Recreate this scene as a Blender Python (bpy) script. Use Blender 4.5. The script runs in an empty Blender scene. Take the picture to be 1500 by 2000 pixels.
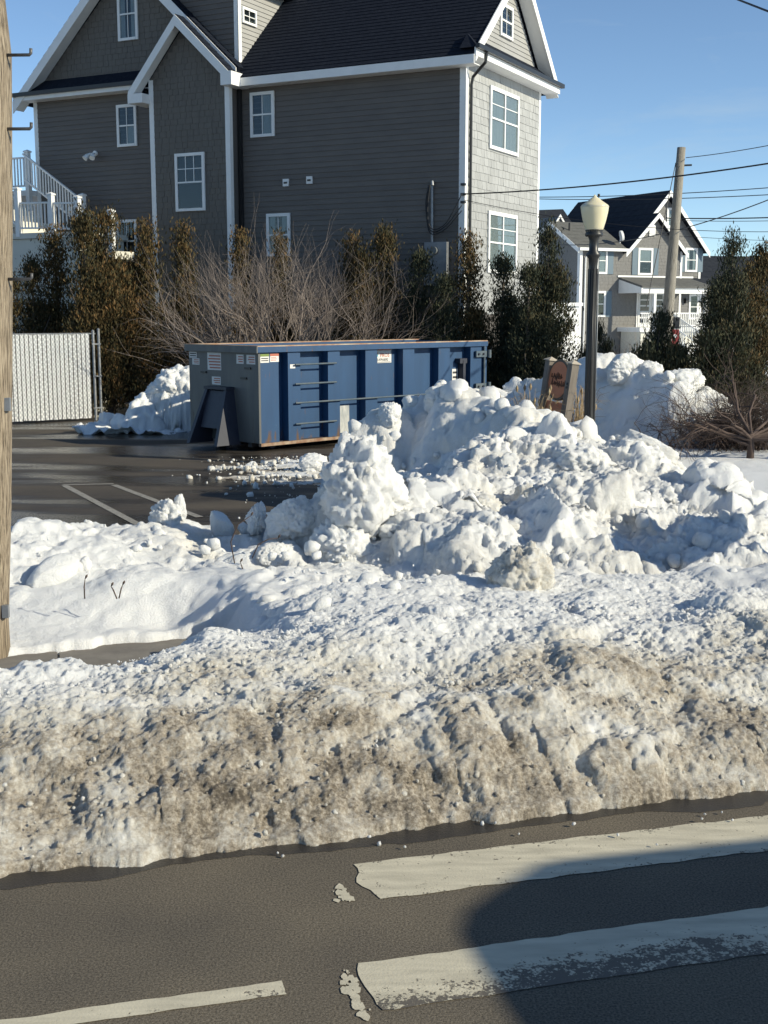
import bpy, bmesh, math, random
import numpy as np
from mathutils import Vector, Matrix
sc = bpy.context.scene
COL = sc.collection
R = math.radians
random.seed(7)

# ---------------------------------------------------------------- camera, sky, sun, exposure
CAM_H, PITCH, FOC = 2.7, R(9.23), 2400.0            # metres, radians, pixels of the 1500 x 2000 photograph
cam = bpy.data.objects.new('camera', bpy.data.cameras.new('camera')); COL.objects.link(cam)
cam.data.sensor_fit = 'VERTICAL'; cam.data.sensor_height = 36; cam.data.lens = 36 * FOC / 2000
cam.data.clip_end = 3000; cam.data.clip_start = 0.05
cam.location = (0, 0, CAM_H); cam.rotation_euler = (R(90) - PITCH, 0, 0)
sc.camera = cam
SUN_AZ, SUN_EL = R(-22), R(26)                       # to the sun: measured from +x, anticlockwise
sdir = Vector((math.cos(SUN_AZ) * math.cos(SUN_EL), math.sin(SUN_AZ) * math.cos(SUN_EL), math.sin(SUN_EL)))
sun = bpy.data.objects.new('sun', bpy.data.lights.new('sun', 'SUN')); COL.objects.link(sun)
sun.data.energy = 4.3; sun.data.angle = R(0.4); sun.data.color = (1.0, 0.92, 0.79)
sun.rotation_euler = sdir.to_track_quat('Z', 'Y').to_euler()
world = bpy.data.worlds.new('World'); sc.world = world; world.use_nodes = True
wn = world.node_tree; bg = wn.nodes['Background']
sky = wn.nodes.new('ShaderNodeTexSky'); sky.sky_type = 'NISHITA'; sky.sun_disc = False
sky.sun_elevation = SUN_EL; sky.sun_rotation = R(90) - SUN_AZ
sky.altitude = 0; sky.air_density = 0.62; sky.dust_density = 0.0; sky.ozone_density = 3.0
# thin high cloud, the same all round the sky
_tc = wn.nodes.new('ShaderNodeTexCoord'); _mp = wn.nodes.new('ShaderNodeMapping'); _mp.inputs['Scale'].default_value = (1.6, 1.6, 7.0); _mp.inputs['Rotation'].default_value = (0.1, 0.15, 0.6)
_nz = wn.nodes.new('ShaderNodeTexNoise'); _nz.inputs['Scale'].default_value = 2.3; _nz.inputs['Detail'].default_value = 9; _nz.inputs['Roughness'].default_value = 0.62; _nz.inputs['Distortion'].default_value = 0.6
_rp = wn.nodes.new('ShaderNodeValToRGB'); _rp.color_ramp.elements[0].position = 0.56; _rp.color_ramp.elements[1].position = 0.82; _rp.color_ramp.elements[1].color = (0.30, 0.30, 0.30, 1)
_mx = wn.nodes.new('ShaderNodeMix'); _mx.data_type = 'RGBA'; _mx.inputs[7].default_value = (3.4, 3.9, 4.4, 1)
for a_, b_ in ((_tc.outputs['Generated'], _mp.inputs[0]), (_mp.outputs[0], _nz.inputs['Vector']), (_nz.outputs['Fac'], _rp.inputs['Fac']), (_rp.outputs['Color'], _mx.inputs['Factor']), (sky.outputs[0], _mx.inputs[6]), (_mx.outputs[2], bg.inputs[0])): wn.links.new(a_, b_)
bg.inputs[1].default_value = 0.128
sc.view_settings.view_transform = 'Standard'; sc.view_settings.look = 'None'
sc.view_settings.gamma = 1; sc.view_settings.use_curve_mapping = False
sc.view_settings.use_white_balance = True; sc.view_settings.white_balance_temperature = 6900; sc.view_settings.white_balance_tint = 4
sc.view_settings.exposure = 0.43
sc.render.engine = 'CYCLES'
sc.cycles.max_bounces = 8; sc.cycles.diffuse_bounces = 5; sc.cycles.transparent_max_bounces = 12
sc.cycles.use_denoising = True

# ---------------------------------------------------------------- geometry helpers
def ray(px, py):
    x = (px - 750) / FOC; y = -(py - 1000) / FOC
    return np.array([x, math.cos(PITCH) + y * math.sin(PITCH), -math.sin(PITCH) + y * math.cos(PITCH)])
EYE = np.array([0, 0, CAM_H])
def atz(px, py, z=0.0): d = ray(px, py); return EYE + d * ((z - CAM_H) / d[2])     # a sight line met by level z
def aty(px, py, Y): d = ray(px, py); return EYE + d * (Y / d[1])                   # ... by the depth Y
class Frame:                                          # an upright local frame: origin, x along, y inwards
    def __init__(s, o, th):
        s.o = np.array([o[0], o[1], 0.0]); s.th = th
        s.X = np.array([math.cos(th), math.sin(th), 0]); s.Y = np.array([-math.sin(th), math.cos(th), 0])
    def front(s, px, py, y=0.0):
        d = ray(px, py); t = np.dot(s.o + s.Y * y - EYE, s.Y) / np.dot(d, s.Y); p = EYE + d * t - s.o
        return float(p @ s.X), float(p[2])
    def side(s, px, py, x=0.0):
        d = ray(px, py); t = np.dot(s.o + s.X * x - EYE, s.X) / np.dot(d, s.X); p = EYE + d * t - s.o
        return float(p @ s.Y), float(p[2])

def empty(name, loc=(0, 0, 0), rz=0.0, parent=None):
    o = bpy.data.objects.new(name, None); COL.objects.link(o); o.location = loc; o.rotation_euler = (0, 0, rz)
    o.empty_display_size = 0.2
    if parent: o.parent = parent
    return o
def tag(o, label, cat, group=None):
    o['label'] = label; o['category'] = cat
    if group: o['group'] = group
    return o
def struct(o): o['kind'] = 'structure'; return o
def stuff(o): o['kind'] = 'stuff'; return o
def link(name, me, mat, parent=None, smooth=False):
    o = bpy.data.objects.new(name, me); COL.objects.link(o)
    if mat is not None and len(me.materials) == 0: me.materials.append(mat)
    if parent: o.parent = parent
    if smooth: me.polygons.foreach_set('use_smooth', np.ones(len(me.polygons), bool))
    return o
def share(src, parent=None, loc=None, rz=None, name=None, mat=None):
    o = bpy.data.objects.new(name or src.name.split('.')[0], src.data); COL.objects.link(o)
    o.matrix_basis = src.matrix_basis
    if loc is not None: o.location = loc
    if rz is not None: o.rotation_euler = (0, 0, rz)
    o.parent = parent if parent else src.parent
    return o
class MB:
    def __init__(s): s.v = []; s.f = []
    def add(s, v, f):
        n = len(s.v); s.v += [tuple(map(float, p)) for p in v]; s.f += [tuple(i + n for i in q) for q in f]; return s
    def hexa(s, p):                                   # 8 points: bottom ring then top ring
        return s.add(p, [(3, 2, 1, 0), (4, 5, 6, 7), (0, 1, 5, 4), (1, 2, 6, 5), (2, 3, 7, 6), (3, 0, 4, 7)])
    def box(s, x0, x1, y0, y1, z0, z1):
        return s.hexa([(x0, y0, z0), (x1, y0, z0), (x1, y1, z0), (x0, y1, z0), (x0, y0, z1), (x1, y0, z1), (x1, y1, z1), (x0, y1, z1)])
    def prism(s, a, b):                               # two matching rings joined
        n = len(a)
        return s.add(list(a) + list(b), [tuple(range(n - 1, -1, -1)), tuple(range(n, 2 * n))] + [(i, (i + 1) % n, n + (i + 1) % n, n + i) for i in range(n)])
    def bar(s, p, q, w, h=None, up=(0, 0, 1)):        # a square bar from p to q
        p = Vector(p); q = Vector(q); h = h or w; d = (q - p).normalized(); u = Vector(up)
        a = d.cross(u)
        if a.length < 1e-4: a = d.cross(Vector((1, 0, 0)))
        a.normalize(); b = a.cross(d); a *= w / 2; b *= h / 2
        return s.hexa([p - a - b, p + a - b, q + a - b, q - a - b, p - a + b, p + a + b, q + a + b, q - a + b])
    def tube(s, pts, rad, n=6, cap=True):
        pts = [Vector(p) for p in pts]; rings = []; base = len(s.v)
        t0 = (pts[1] - pts[0]).normalized(); a = t0.cross(Vector((0.31, 0.17, 1)))
        if a.length < 1e-3: a = t0.cross(Vector((1, 0, 0)))
        a.normalize()
        for i, p in enumerate(pts):
            t = (pts[min(i + 1, len(pts) - 1)] - pts[max(i - 1, 0)]).normalized()
            a = (a - t * a.dot(t)).normalized(); b = t.cross(a)
            r = rad[i] if isinstance(rad, (list, tuple)) else rad
            for k in range(n):
                an = 2 * math.pi * k / n; s.v.append(tuple(p + a * (r * math.cos(an)) + b * (r * math.sin(an))))
        for i in range(len(pts) - 1):
            for k in range(n):
                o = base + i * n; s.f.append((o + k, o + (k + 1) % n, o + n + (k + 1) % n, o + n + k))
        if cap:
            s.f.append(tuple(base + k for k in range(n - 1, -1, -1))); s.f.append(tuple(base + (len(pts) - 1) * n + k for k in range(n)))
        return s
    def lathe(s, prof, n=24, c=(0, 0)):
        base = len(s.v)
        for r, z in prof:
            for k in range(n):
                an = 2 * math.pi * k / n; s.v.append((c[0] + r * math.cos(an), c[1] + r * math.sin(an), z))
        for i in range(len(prof) - 1):
            for k in range(n):
                o = base + i * n; s.f.append((o + k, o + (k + 1) % n, o + n + (k + 1) % n, o + n + k))
        s.f.append(tuple(base + k for k in range(n - 1, -1, -1))); s.f.append(tuple(base + (len(prof) - 1) * n + k for k in range(n)))
        return s
    def build(s, name, mat, parent=None, smooth=False):
        me = bpy.data.meshes.new(name); me.from_pydata(s.v, [], s.f); me.update()
        return link(name, me, mat, parent, smooth)
def npmesh(name, V, F, mat, parent=None, smooth=True, attrs=None):
    me = bpy.data.meshes.new(name); V = np.asarray(V, np.float32); F = np.asarray(F, np.int32); k = F.shape[1]
    me.vertices.add(len(V)); me.vertices.foreach_set('co', V.ravel())
    me.loops.add(F.size); me.loops.foreach_set('vertex_index', F.ravel())
    me.polygons.add(len(F)); me.polygons.foreach_set('loop_start', np.arange(0, F.size, k, dtype=np.int32))
    me.polygons.foreach_set('loop_total', np.full(len(F), k, np.int32))
    if attrs:
        for nm, a in attrs.items():
            at = me.attributes.new(nm, 'FLOAT', 'POINT'); at.data.foreach_set('value', np.asarray(a, np.float32))
    me.update(calc_edges=True); me.validate()
    return link(name, me, mat, parent, smooth)

# ---------------------------------------------------------------- noise (numpy)
def _h(ix, iy, iz, seed):
    h = (ix.astype(np.int64) * 374761393 + iy.astype(np.int64) * 668265263 + iz.astype(np.int64) * 2147483647 + seed * 1274126177) & 0xffffffff
    h = ((h ^ (h >> 13)) * 1274126177) & 0xffffffff
    h = ((h ^ (h >> 16)) * 2246822519) & 0xffffffff
    return ((h ^ (h >> 15)) & 0xffffff) / float(0xffffff)
def _h3(ix, iy, iz, seed):                            # three randoms from one hash
    h = (ix * 374761393 + iy * 668265263 + iz * 2147483647 + seed * 1274126177) & 0xffffffff
    h = ((h ^ (h >> 13)) * 1274126177) & 0xffffffff
    h = ((h ^ (h >> 16)) * 2246822519) & 0xffffffff; h ^= h >> 15
    return (h & 1023) / 1023., ((h >> 10) & 1023) / 1023., ((h >> 20) & 1023) / 1023.
def vnoise(x, y, z=None, seed=0):                     # value noise, -1..1
    if z is None: z = np.zeros_like(x)
    ix, iy, iz = np.floor(x), np.floor(y), np.floor(z); fx, fy, fz = x - ix, y - iy, z - iz
    u, v, w = [t * t * t * (t * (t * 6 - 15) + 10) for t in (fx, fy, fz)]
    r = 0
    for a in (0, 1):
        for b in (0, 1):
            for c in (0, 1):
                r = r + _h(ix + a, iy + b, iz + c, seed) * np.where(a, u, 1 - u) * np.where(b, v, 1 - v) * np.where(c, w, 1 - w)
    return r * 2 - 1
def fbm(x, y, z=None, oct=4, seed=0, gain=0.5):
    r = 0; a = 1; t = 0
    for i in range(oct):
        r = r + a * vnoise(x * 2 ** i + 17.3 * i, y * 2 ** i - 9.1 * i, None if z is None else z * 2 ** i + 5.7 * i, seed + i); t += a; a *= gain
    return r / t
def _cells(x, y, z, seed):                            # nearest cell point: distances to the first and second, offset to the first, its randoms
    ix, iy, iz = [np.floor(q).astype(np.int64) for q in (x, y, z)]; f1 = np.full(x.shape, 9.0); f2 = f1.copy(); R6 = [np.zeros_like(f1) for _ in range(6)]
    for a in (-1, 0, 1):
        for b in (-1, 0, 1):
            for c in (-1, 0, 1):
                h = _h3(ix + a, iy + b, iz + c, seed)
                dx, dy, dz = x - ix - a - h[0], y - iy - b - h[1], z - iz - c - h[2]; d = dx * dx + dy * dy + dz * dz
                k = d < f1; f2 = np.where(k, f1, np.minimum(f2, d)); f1 = np.where(k, d, f1)
                for q, v in zip(R6, (dx, dy, dz, *h)): np.copyto(q, v, where=k)
    return f1, f2, R6
def blobs(x, y, z, seed=0):                           # rounded lumps: 1 in a lump's middle, 0 in the creases
    return np.sqrt(np.clip(1 - _cells(x, y, z, seed)[0] / 0.8, 0, 1))
def crag(x, y, z, seed=0, crease=.10):                # each cell a tilted facet: broken, angular lumps with creases between
    f1, f2, (dx, dy, dz, hx, hy, hz) = _cells(x, y, z, seed); fr = lambda q: q - np.floor(q)
    val = fr((hx + hy) * 3.3) - .5 + 1.2 * (dx * (fr(hx * 7.13) - .5) + dy * (fr(hy * 9.71) - .5) + dz * (fr(hz * 5.37) - .5))
    e = np.clip((np.sqrt(f2) - np.sqrt(f1)) / .30, 0, 1); e = e * e * (3 - 2 * e)
    return val * (.15 + .85 * e) - crease * (1 - e) + .25 * (.55 - np.sqrt(f1))
def sstep(a, b, x): t = np.clip((x - a) / (b - a), 0, 1); return t * t * (3 - 2 * t)

# ---------------------------------------------------------------- materials
def _new(name):
    m = bpy.data.materials.new(name); m.use_nodes = True; nt = m.node_tree
    return m, nt, nt.nodes['Principled BSDF'], nt.nodes, nt.links
def mk(name, c1, c2=None, scale=3.0, rough=0.7, bump=0.0, bscale=40.0, bdist=0.01, metal=0.0, stretch=(1, 1, 1), vary=0.0, spec=0.5, det=5.0, ramp=(0.35, 0.65)):
    m, nt, bs, N, L = _new(name)
    bs.inputs['Roughness'].default_value = rough; bs.inputs['Metallic'].default_value = metal
    bs.inputs['Specular IOR Level'].default_value = spec
    tc = N.new('ShaderNodeTexCoord'); mp = N.new('ShaderNodeMapping'); mp.inputs['Scale'].default_value = stretch
    L.new(tc.outputs['Object'], mp.inputs['Vector'])
    col = None
    if c2 is not None:
        nz = N.new('ShaderNodeTexNoise'); nz.inputs['Scale'].default_value = scale; nz.inputs['Detail'].default_value = det; nz.inputs['Roughness'].default_value = 0.65
        L.new(mp.outputs[0], nz.inputs['Vector'])
        rp = N.new('ShaderNodeValToRGB'); rp.color_ramp.elements[0].position = ramp[0]; rp.color_ramp.elements[1].position = ramp[1]
        rp.color_ramp.elements[0].color = (*c1, 1); rp.color_ramp.elements[1].color = (*c2, 1)
        L.new(nz.outputs['Fac'], rp.inputs['Fac']); col = rp.outputs['Color']
    if vary > 0:
        oi = N.new('ShaderNodeObjectInfo'); mr = N.new('ShaderNodeMapRange'); mr.inputs['To Min'].default_value = 1 - vary; mr.inputs['To Max'].default_value = 1 + vary
        L.new(oi.outputs['Random'], mr.inputs['Value'])
        hs = N.new('ShaderNodeHueSaturation'); L.new(mr.outputs[0], hs.inputs['Value'])
        if col is None: hs.inputs['Color'].default_value = (*c1, 1)
        else: L.new(col, hs.inputs['Color'])
        col = hs.outputs['Color']
    if col is None: bs.inputs['Base Color'].default_value = (*c1, 1)
    else: L.new(col, bs.inputs['Base Color'])
    if bump > 0:
        n2 = N.new('ShaderNodeTexNoise'); n2.inputs['Scale'].default_value = bscale; n2.inputs['Detail'].default_value = 4
        L.new(mp.outputs[0], n2.inputs['Vector'])
        bp = N.new('ShaderNodeBump'); bp.inputs['Strength'].default_value = bump; bp.inputs['Distance'].default_value = bdist
        L.new(n2.outputs['Fac'], bp.inputs['Height']); L.new(bp.outputs[0], bs.inputs['Normal'])
    return m
def mk_glass(name, fac=0.045, tint=(0.75, 0.8, 0.82), rough=0.02):
    m, nt, bs, N, L = _new(name)
    out = [n for n in N if n.type == 'OUTPUT_MATERIAL'][0]; N.remove(bs)
    tr = N.new('ShaderNodeBsdfTransparent'); tr.inputs[0].default_value = (*tint, 1)
    gl = N.new('ShaderNodeBsdfGlossy'); gl.inputs['Roughness'].default_value = rough
    lw = N.new('ShaderNodeLayerWeight'); lw.inputs[0].default_value = 0.5; fr = N.new('ShaderNodeMath'); fr.operation = 'POWER'; fr.inputs[1].default_value = 5.5; L.new(lw.outputs['Facing'], fr.inputs[0])
    ad = N.new('ShaderNodeMath'); ad.operation = 'ADD'; ad.inputs[1].default_value = fac; L.new(fr.outputs[0], ad.inputs[0])
    mx = N.new('ShaderNodeMixShader'); L.new(ad.outputs[0], mx.inputs[0]); L.new(tr.outputs[0], mx.inputs[1]); L.new(gl.outputs[0], mx.inputs[2])
    L.new(mx.outputs[0], out.inputs['Surface'])
    return m
def mk_leaf(name, cols):                              # colour from a per-point value "tone"
    m, nt, bs, N, L = _new(name)
    at = N.new('ShaderNodeAttribute'); at.attribute_name = 'tone'
    rp = N.new('ShaderNodeValToRGB'); el = rp.color_ramp.elements
    el[0].color = (*cols[0], 1); el[1].color = (*cols[-1], 1)
    for i, c in enumerate(cols[1:-1]):
        e = el.new((i + 1) / (len(cols) - 1)); e.color = (*c, 1)
    L.new(at.outputs['Fac'], rp.inputs['Fac']); L.new(rp.outputs['Color'], bs.inputs['Base Color'])
    bs.inputs['Roughness'].default_value = 0.75; bs.inputs['Specular IOR Level'].default_value = 0.2
    return m
def mk_snow(name, bstr=0.95):
    m, nt, bs, N, L = _new(name)
    tc = N.new('ShaderNodeTexCoord')
    at = N.new('ShaderNodeAttribute'); at.attribute_name = 'dirt'
    n1 = N.new('ShaderNodeTexNoise'); n1.inputs['Scale'].default_value = 9; n1.inputs['Detail'].default_value = 8; n1.inputs['Roughness'].default_value = 0.72
    L.new(tc.outputs['Object'], n1.inputs['Vector'])
    n2 = N.new('ShaderNodeTexNoise'); n2.inputs['Scale'].default_value = 42; n2.inputs['Detail'].default_value = 5; n2.inputs['Roughness'].default_value = 0.7
    L.new(tc.outputs['Object'], n2.inputs['Vector'])
    # patchy dirt = clamp(dirt * 1.9 + (noise - 0.5) * 1.6 * dirt-ish)
    mu = N.new('ShaderNodeMath'); mu.operation = 'MULTIPLY_ADD'; mu.inputs[1].default_value = 1.25; mu.inputs[2].default_value = -0.62
    L.new(n1.outputs['Fac'], mu.inputs[0])
    m2 = N.new('ShaderNodeMath'); m2.operation = 'MULTIPLY_ADD'; m2.inputs[1].default_value = 2.6; m2.inputs[2].default_value = -1.3
    L.new(n2.outputs['Fac'], m2.inputs[0])
    sm = N.new('ShaderNodeMath'); sm.operation = 'ADD'; L.new(mu.outputs[0], sm.inputs[0]); L.new(m2.outputs[0], sm.inputs[1])
    s1 = N.new('ShaderNodeMath'); s1.operation = 'ADD'; s1.inputs[1].default_value = 1.0; L.new(sm.outputs[0], s1.inputs[0])
    pr = N.new('ShaderNodeMath'); pr.operation = 'MULTIPLY'; pr.use_clamp = True; L.new(s1.outputs[0], pr.inputs[0]); L.new(at.outputs['Fac'], pr.inputs[1])
    rp = N.new('ShaderNodeValToRGB'); el = rp.color_ramp.elements
    el[0].color = (0.88, 0.89, 0.89, 1); el[1].color = (0.125, 0.105, 0.08, 1)
    for p, c in ((0.25, (0.70, 0.67, 0.60)), (0.5, (0.46, 0.405, 0.33)), (0.75, (0.235, 0.20, 0.155))):
        e = el.new(p); e.color = (*c, 1)
    L.new(pr.outputs[0], rp.inputs['Fac']); L.new(rp.outputs['Color'], bs.inputs['Base Color'])
    bs.inputs['Roughness'].default_value = 0.55; bs.inputs['Specular IOR Level'].default_value = 0.35
    bs.inputs['Subsurface Weight'].default_value = 0.32; bs.inputs['Subsurface Radius'].default_value = (1.0, 0.95, 0.9); bs.inputs['Subsurface Scale'].default_value = 0.025
    n3 = N.new('ShaderNodeTexNoise'); n3.inputs['Scale'].default_value = 52; n3.inputs['Detail'].default_value = 7; n3.inputs['Roughness'].default_value = 0.78
    L.new(tc.outputs['Object'], n3.inputs['Vector'])
    bp = N.new('ShaderNodeBump'); bp.inputs['Strength'].default_value = bstr; bp.inputs['Distance'].default_value = 0.032
    L.new(n3.outputs['Fac'], bp.inputs['Height']); L.new(bp.outputs[0], bs.inputs['Normal'])
    return m
SNOW = mk_snow('snow'); SNOWS = mk_snow('soft_snow', 0.3)
WHITE = mk('white_trim', (0.78, 0.78, 0.76), (0.72, 0.72, 0.70), 2.0, 0.5)
CREAM = mk('cream_panel', (0.62, 0.60, 0.52), (0.56, 0.54, 0.47), 1.5, 0.7)
SIDING = mk('taupe_siding_shaded', (0.126, 0.110, 0.096), (0.104, 0.091, 0.080), 1.2, 0.6, vary=0.05, stretch=(1, 1, 4))  # street-side clapboard, its darker colour carrying the shade there
SHAKE = mk('grey_shake_sunlit', (0.345, 0.35, 0.345), (0.295, 0.30, 0.295), 2.0, 0.75, vary=0.09, bump=0.3, bscale=30, stretch=(8, 8, 1))  # shake colour lightened to carry the sun on the right face
SHAKE_D = mk('taupe_shake_shaded', (0.135, 0.122, 0.104), (0.112, 0.101, 0.087), 2.0, 0.75, bump=0.25, bscale=30, stretch=(8, 8, 1))  # the same shake, colour darkened for the shaded street side
GABLE = mk('pale_siding_sunlit', (0.33, 0.325, 0.31), (0.29, 0.286, 0.272), 1.2, 0.6, vary=0.04)  # the same clapboard, colour lightened for sunlit right-facing walls
ROOF = mk('asphalt_shingle', (0.007, 0.010, 0.018), (0.015, 0.019, 0.029), 9.0, 0.9, bump=0.5, bscale=60, spec=0.12)
BLACK = mk('black_metal', (0.012, 0.012, 0.013), (0.018, 0.018, 0.018), 4.0, 0.42)
DARKROOM = mk('dark_interior', (0.018, 0.018, 0.02), rough=0.9)
CURTAIN = mk('curtain', (0.50, 0.49, 0.45), (0.40, 0.39, 0.36), 6.0, 0.9, stretch=(6, 6, 0.3))
GLASS = mk_glass('window_glass')
GALV = mk('galvanised', (0.30, 0.31, 0.32), (0.22, 0.23, 0.24), 6.0, 0.5, metal=0.5)
# ---------------------------------------------------------------- the ground: earth, road, sidewalk, parking lot
TR = R(15); RS = np.array([math.cos(TR), math.sin(TR)]); RN = np.array([-RS[1], RS[0]])   # along / across the road
def sn(s, n, z=0.0): p = RS * s + RN * n; return (p[0], p[1], z)
ASPH, _nt, _bs, _N, _L = _new('asphalt')
def asphalt(nt, bs, N, L, c1, c2, wet=0.0):
    tc = N.new('ShaderNodeTexCoord')
    a = N.new('ShaderNodeTexNoise'); a.inputs['Scale'].default_value = 0.9; a.inputs['Detail'].default_value = 6
    b = N.new('ShaderNodeTexNoise'); b.inputs['Scale'].default_value = 95; b.inputs['Detail'].default_value = 4; b.inputs['Roughness'].default_value = 0.7
    v = N.new('ShaderNodeTexVoronoi'); v.inputs['Scale'].default_value = 120
    for q in (a, b, v): L.new(tc.outputs['Object'], q.inputs['Vector'])
    rp = N.new('ShaderNodeValToRGB'); rp.color_ramp.elements[0].position = 0.36; rp.color_ramp.elements[1].position = 0.66
    rp.color_ramp.elements[0].color = (*c1, 1); rp.color_ramp.elements[1].color = (*c2, 1)
    L.new(b.outputs['Fac'], rp.inputs['Fac'])
    mx = N.new('ShaderNodeMix'); mx.data_type = 'RGBA'; mx.blend_type = 'MULTIPLY'; mx.inputs['Factor'].default_value = 1
    r2 = N.new('ShaderNodeValToRGB'); r2.color_ramp.elements[0].position = 0.3; r2.color_ramp.elements[1].position = 0.7
    r2.color_ramp.elements[0].color = (0.72, 0.72, 0.74, 1); r2.color_ramp.elements[1].color = (1.15, 1.12, 1.06, 1)
    L.new(a.outputs['Fac'], r2.inputs['Fac']); L.new(rp.outputs['Color'], mx.inputs[6]); L.new(r2.outputs['Color'], mx.inputs[7])
    L.new(mx.outputs[2], bs.inputs['Base Color'])
    bp = N.new('ShaderNodeBump'); bp.inputs['Strength'].default_value = 0.6; bp.inputs['Distance'].default_value = 0.006
    L.new(b.outputs['Fac'], bp.inputs['Height']); L.new(bp.outputs[0], bs.inputs['Normal'])
    bs.inputs['Roughness'].default_value = 0.9; bs.inputs['Specular IOR Level'].default_value = 0.25
    if wet > 0:
        w = N.new('ShaderNodeTexNoise'); w.inputs['Scale'].default_value = 0.45; w.inputs['Detail'].default_value = 5
        mp = N.new('ShaderNodeMapping'); mp.inputs['Scale'].default_value = (0.35, 1.6, 1); L.new(tc.outputs['Object'], mp.inputs['Vector']); L.new(mp.outputs[0], w.inputs['Vector'])
        r3 = N.new('ShaderNodeValToRGB'); r3.color_ramp.elements[0].position = 0.42; r3.color_ramp.elements[1].position = 0.56
        r3.color_ramp.elements[0].color = (0.16, 0.16, 0.16, 1); r3.color_ramp.elements[1].color = (0.9, 0.9, 0.9, 1)
        L.new(w.outputs['Fac'], r3.inputs['Fac']); L.new(r3.outputs['Color'], bs.inputs['Roughness'])
        m3 = N.new('ShaderNodeMix'); m3.data_type = 'RGBA'; m3.blend_type = 'MULTIPLY'; m3.inputs['Factor'].default_value = 1
        r4 = N.new('ShaderNodeValToRGB'); r4.color_ramp.elements[0].position = 0.42; r4.color_ramp.elements[1].position = 0.56
        r4.color_ramp.elements[0].color = (0.42, 0.42, 0.42, 1); r4.color_ramp.elements[1].color = (1, 1, 1, 1)
        L.new(w.outputs['Fac'], r4.inputs['Fac']); L.new(mx.outputs[2], m3.inputs[6]); L.new(r4.outputs['Color'], m3.inputs[7]); L.new(m3.outputs[2], bs.inputs['Base Color'])
asphalt(_nt, _bs, _N, _L, (0.072, 0.062, 0.048), (0.215, 0.187, 0.146))
LOTASPH, _nt, _bs, _N, _L = _new('lot_asphalt')
asphalt(_nt, _bs, _N, _L, (0.050, 0.043, 0.036), (0.12, 0.104, 0.085), wet=1)
EARTH = mk('earth', (0.10, 0.085, 0.065), (0.16, 0.14, 0.11), 0.6, 0.95)
SNOWFIELD = mk('distant_snow', (0.80, 0.82, 0.85), (0.70, 0.71, 0.72), 0.8, 0.6, bump=0.4, bscale=3, bdist=0.05)
CONC = mk('concrete', (0.22, 0.20, 0.17), (0.15, 0.135, 0.115), 3.0, 0.85, bump=0.25, bscale=60)
struct(MB().box(-1500, 1500, -1500, 1500, -1.0, -0.03).build('ground', SNOWFIELD))
def quad_sn(s0, s1, n0, n1, z0, z1): return MB().hexa([sn(s0, n0, z0), sn(s1, n0, z0), sn(s1, n1, z0), sn(s0, n1, z0), sn(s0, n0, z1), sn(s1, n0, z1), sn(s1, n1, z1), sn(s0, n1, z1)])
road = struct(quad_sn(-120, 120, -7, 7.2, -0.5, 0.0).build('road', ASPH))
struct(quad_sn(-120, 120, 7.2, 7.36, -0.5, 0.09).build('kerb', CONC))
walk = struct(quad_sn(-60, 60, 8.75, 10.3, -0.4, -0.012).build('sidewalk', CONC))
struct(quad_sn(-60, 60, 7.36, 8.75, -0.4, -0.016).build('verge', EARTH))
sl = None
for i in range(6):                                    # the slabs whose joints can be seen beside the pole
    a = -3.2 + i * 1.05; j = random.uniform(-.004, .004)
    o = quad_sn(a + .008, a + 1.04, 8.76, 10.29, -0.2, 0.012 + j).build('slab', CONC, walk)
lotp = [sn(-45, 12.9), sn(3.0, 12.9), (1.6, 19.0, 0), (3.6, 24.0, 0), (5.2, 31.0, 0), (-6, 36, 0), (-40, 52, 0)]
lot = struct(MB().prism([(p[0], p[1], -0.4) for p in lotp], [(p[0], p[1], -0.004) for p in lotp]).build('parking_lot', LOTASPH))

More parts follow.
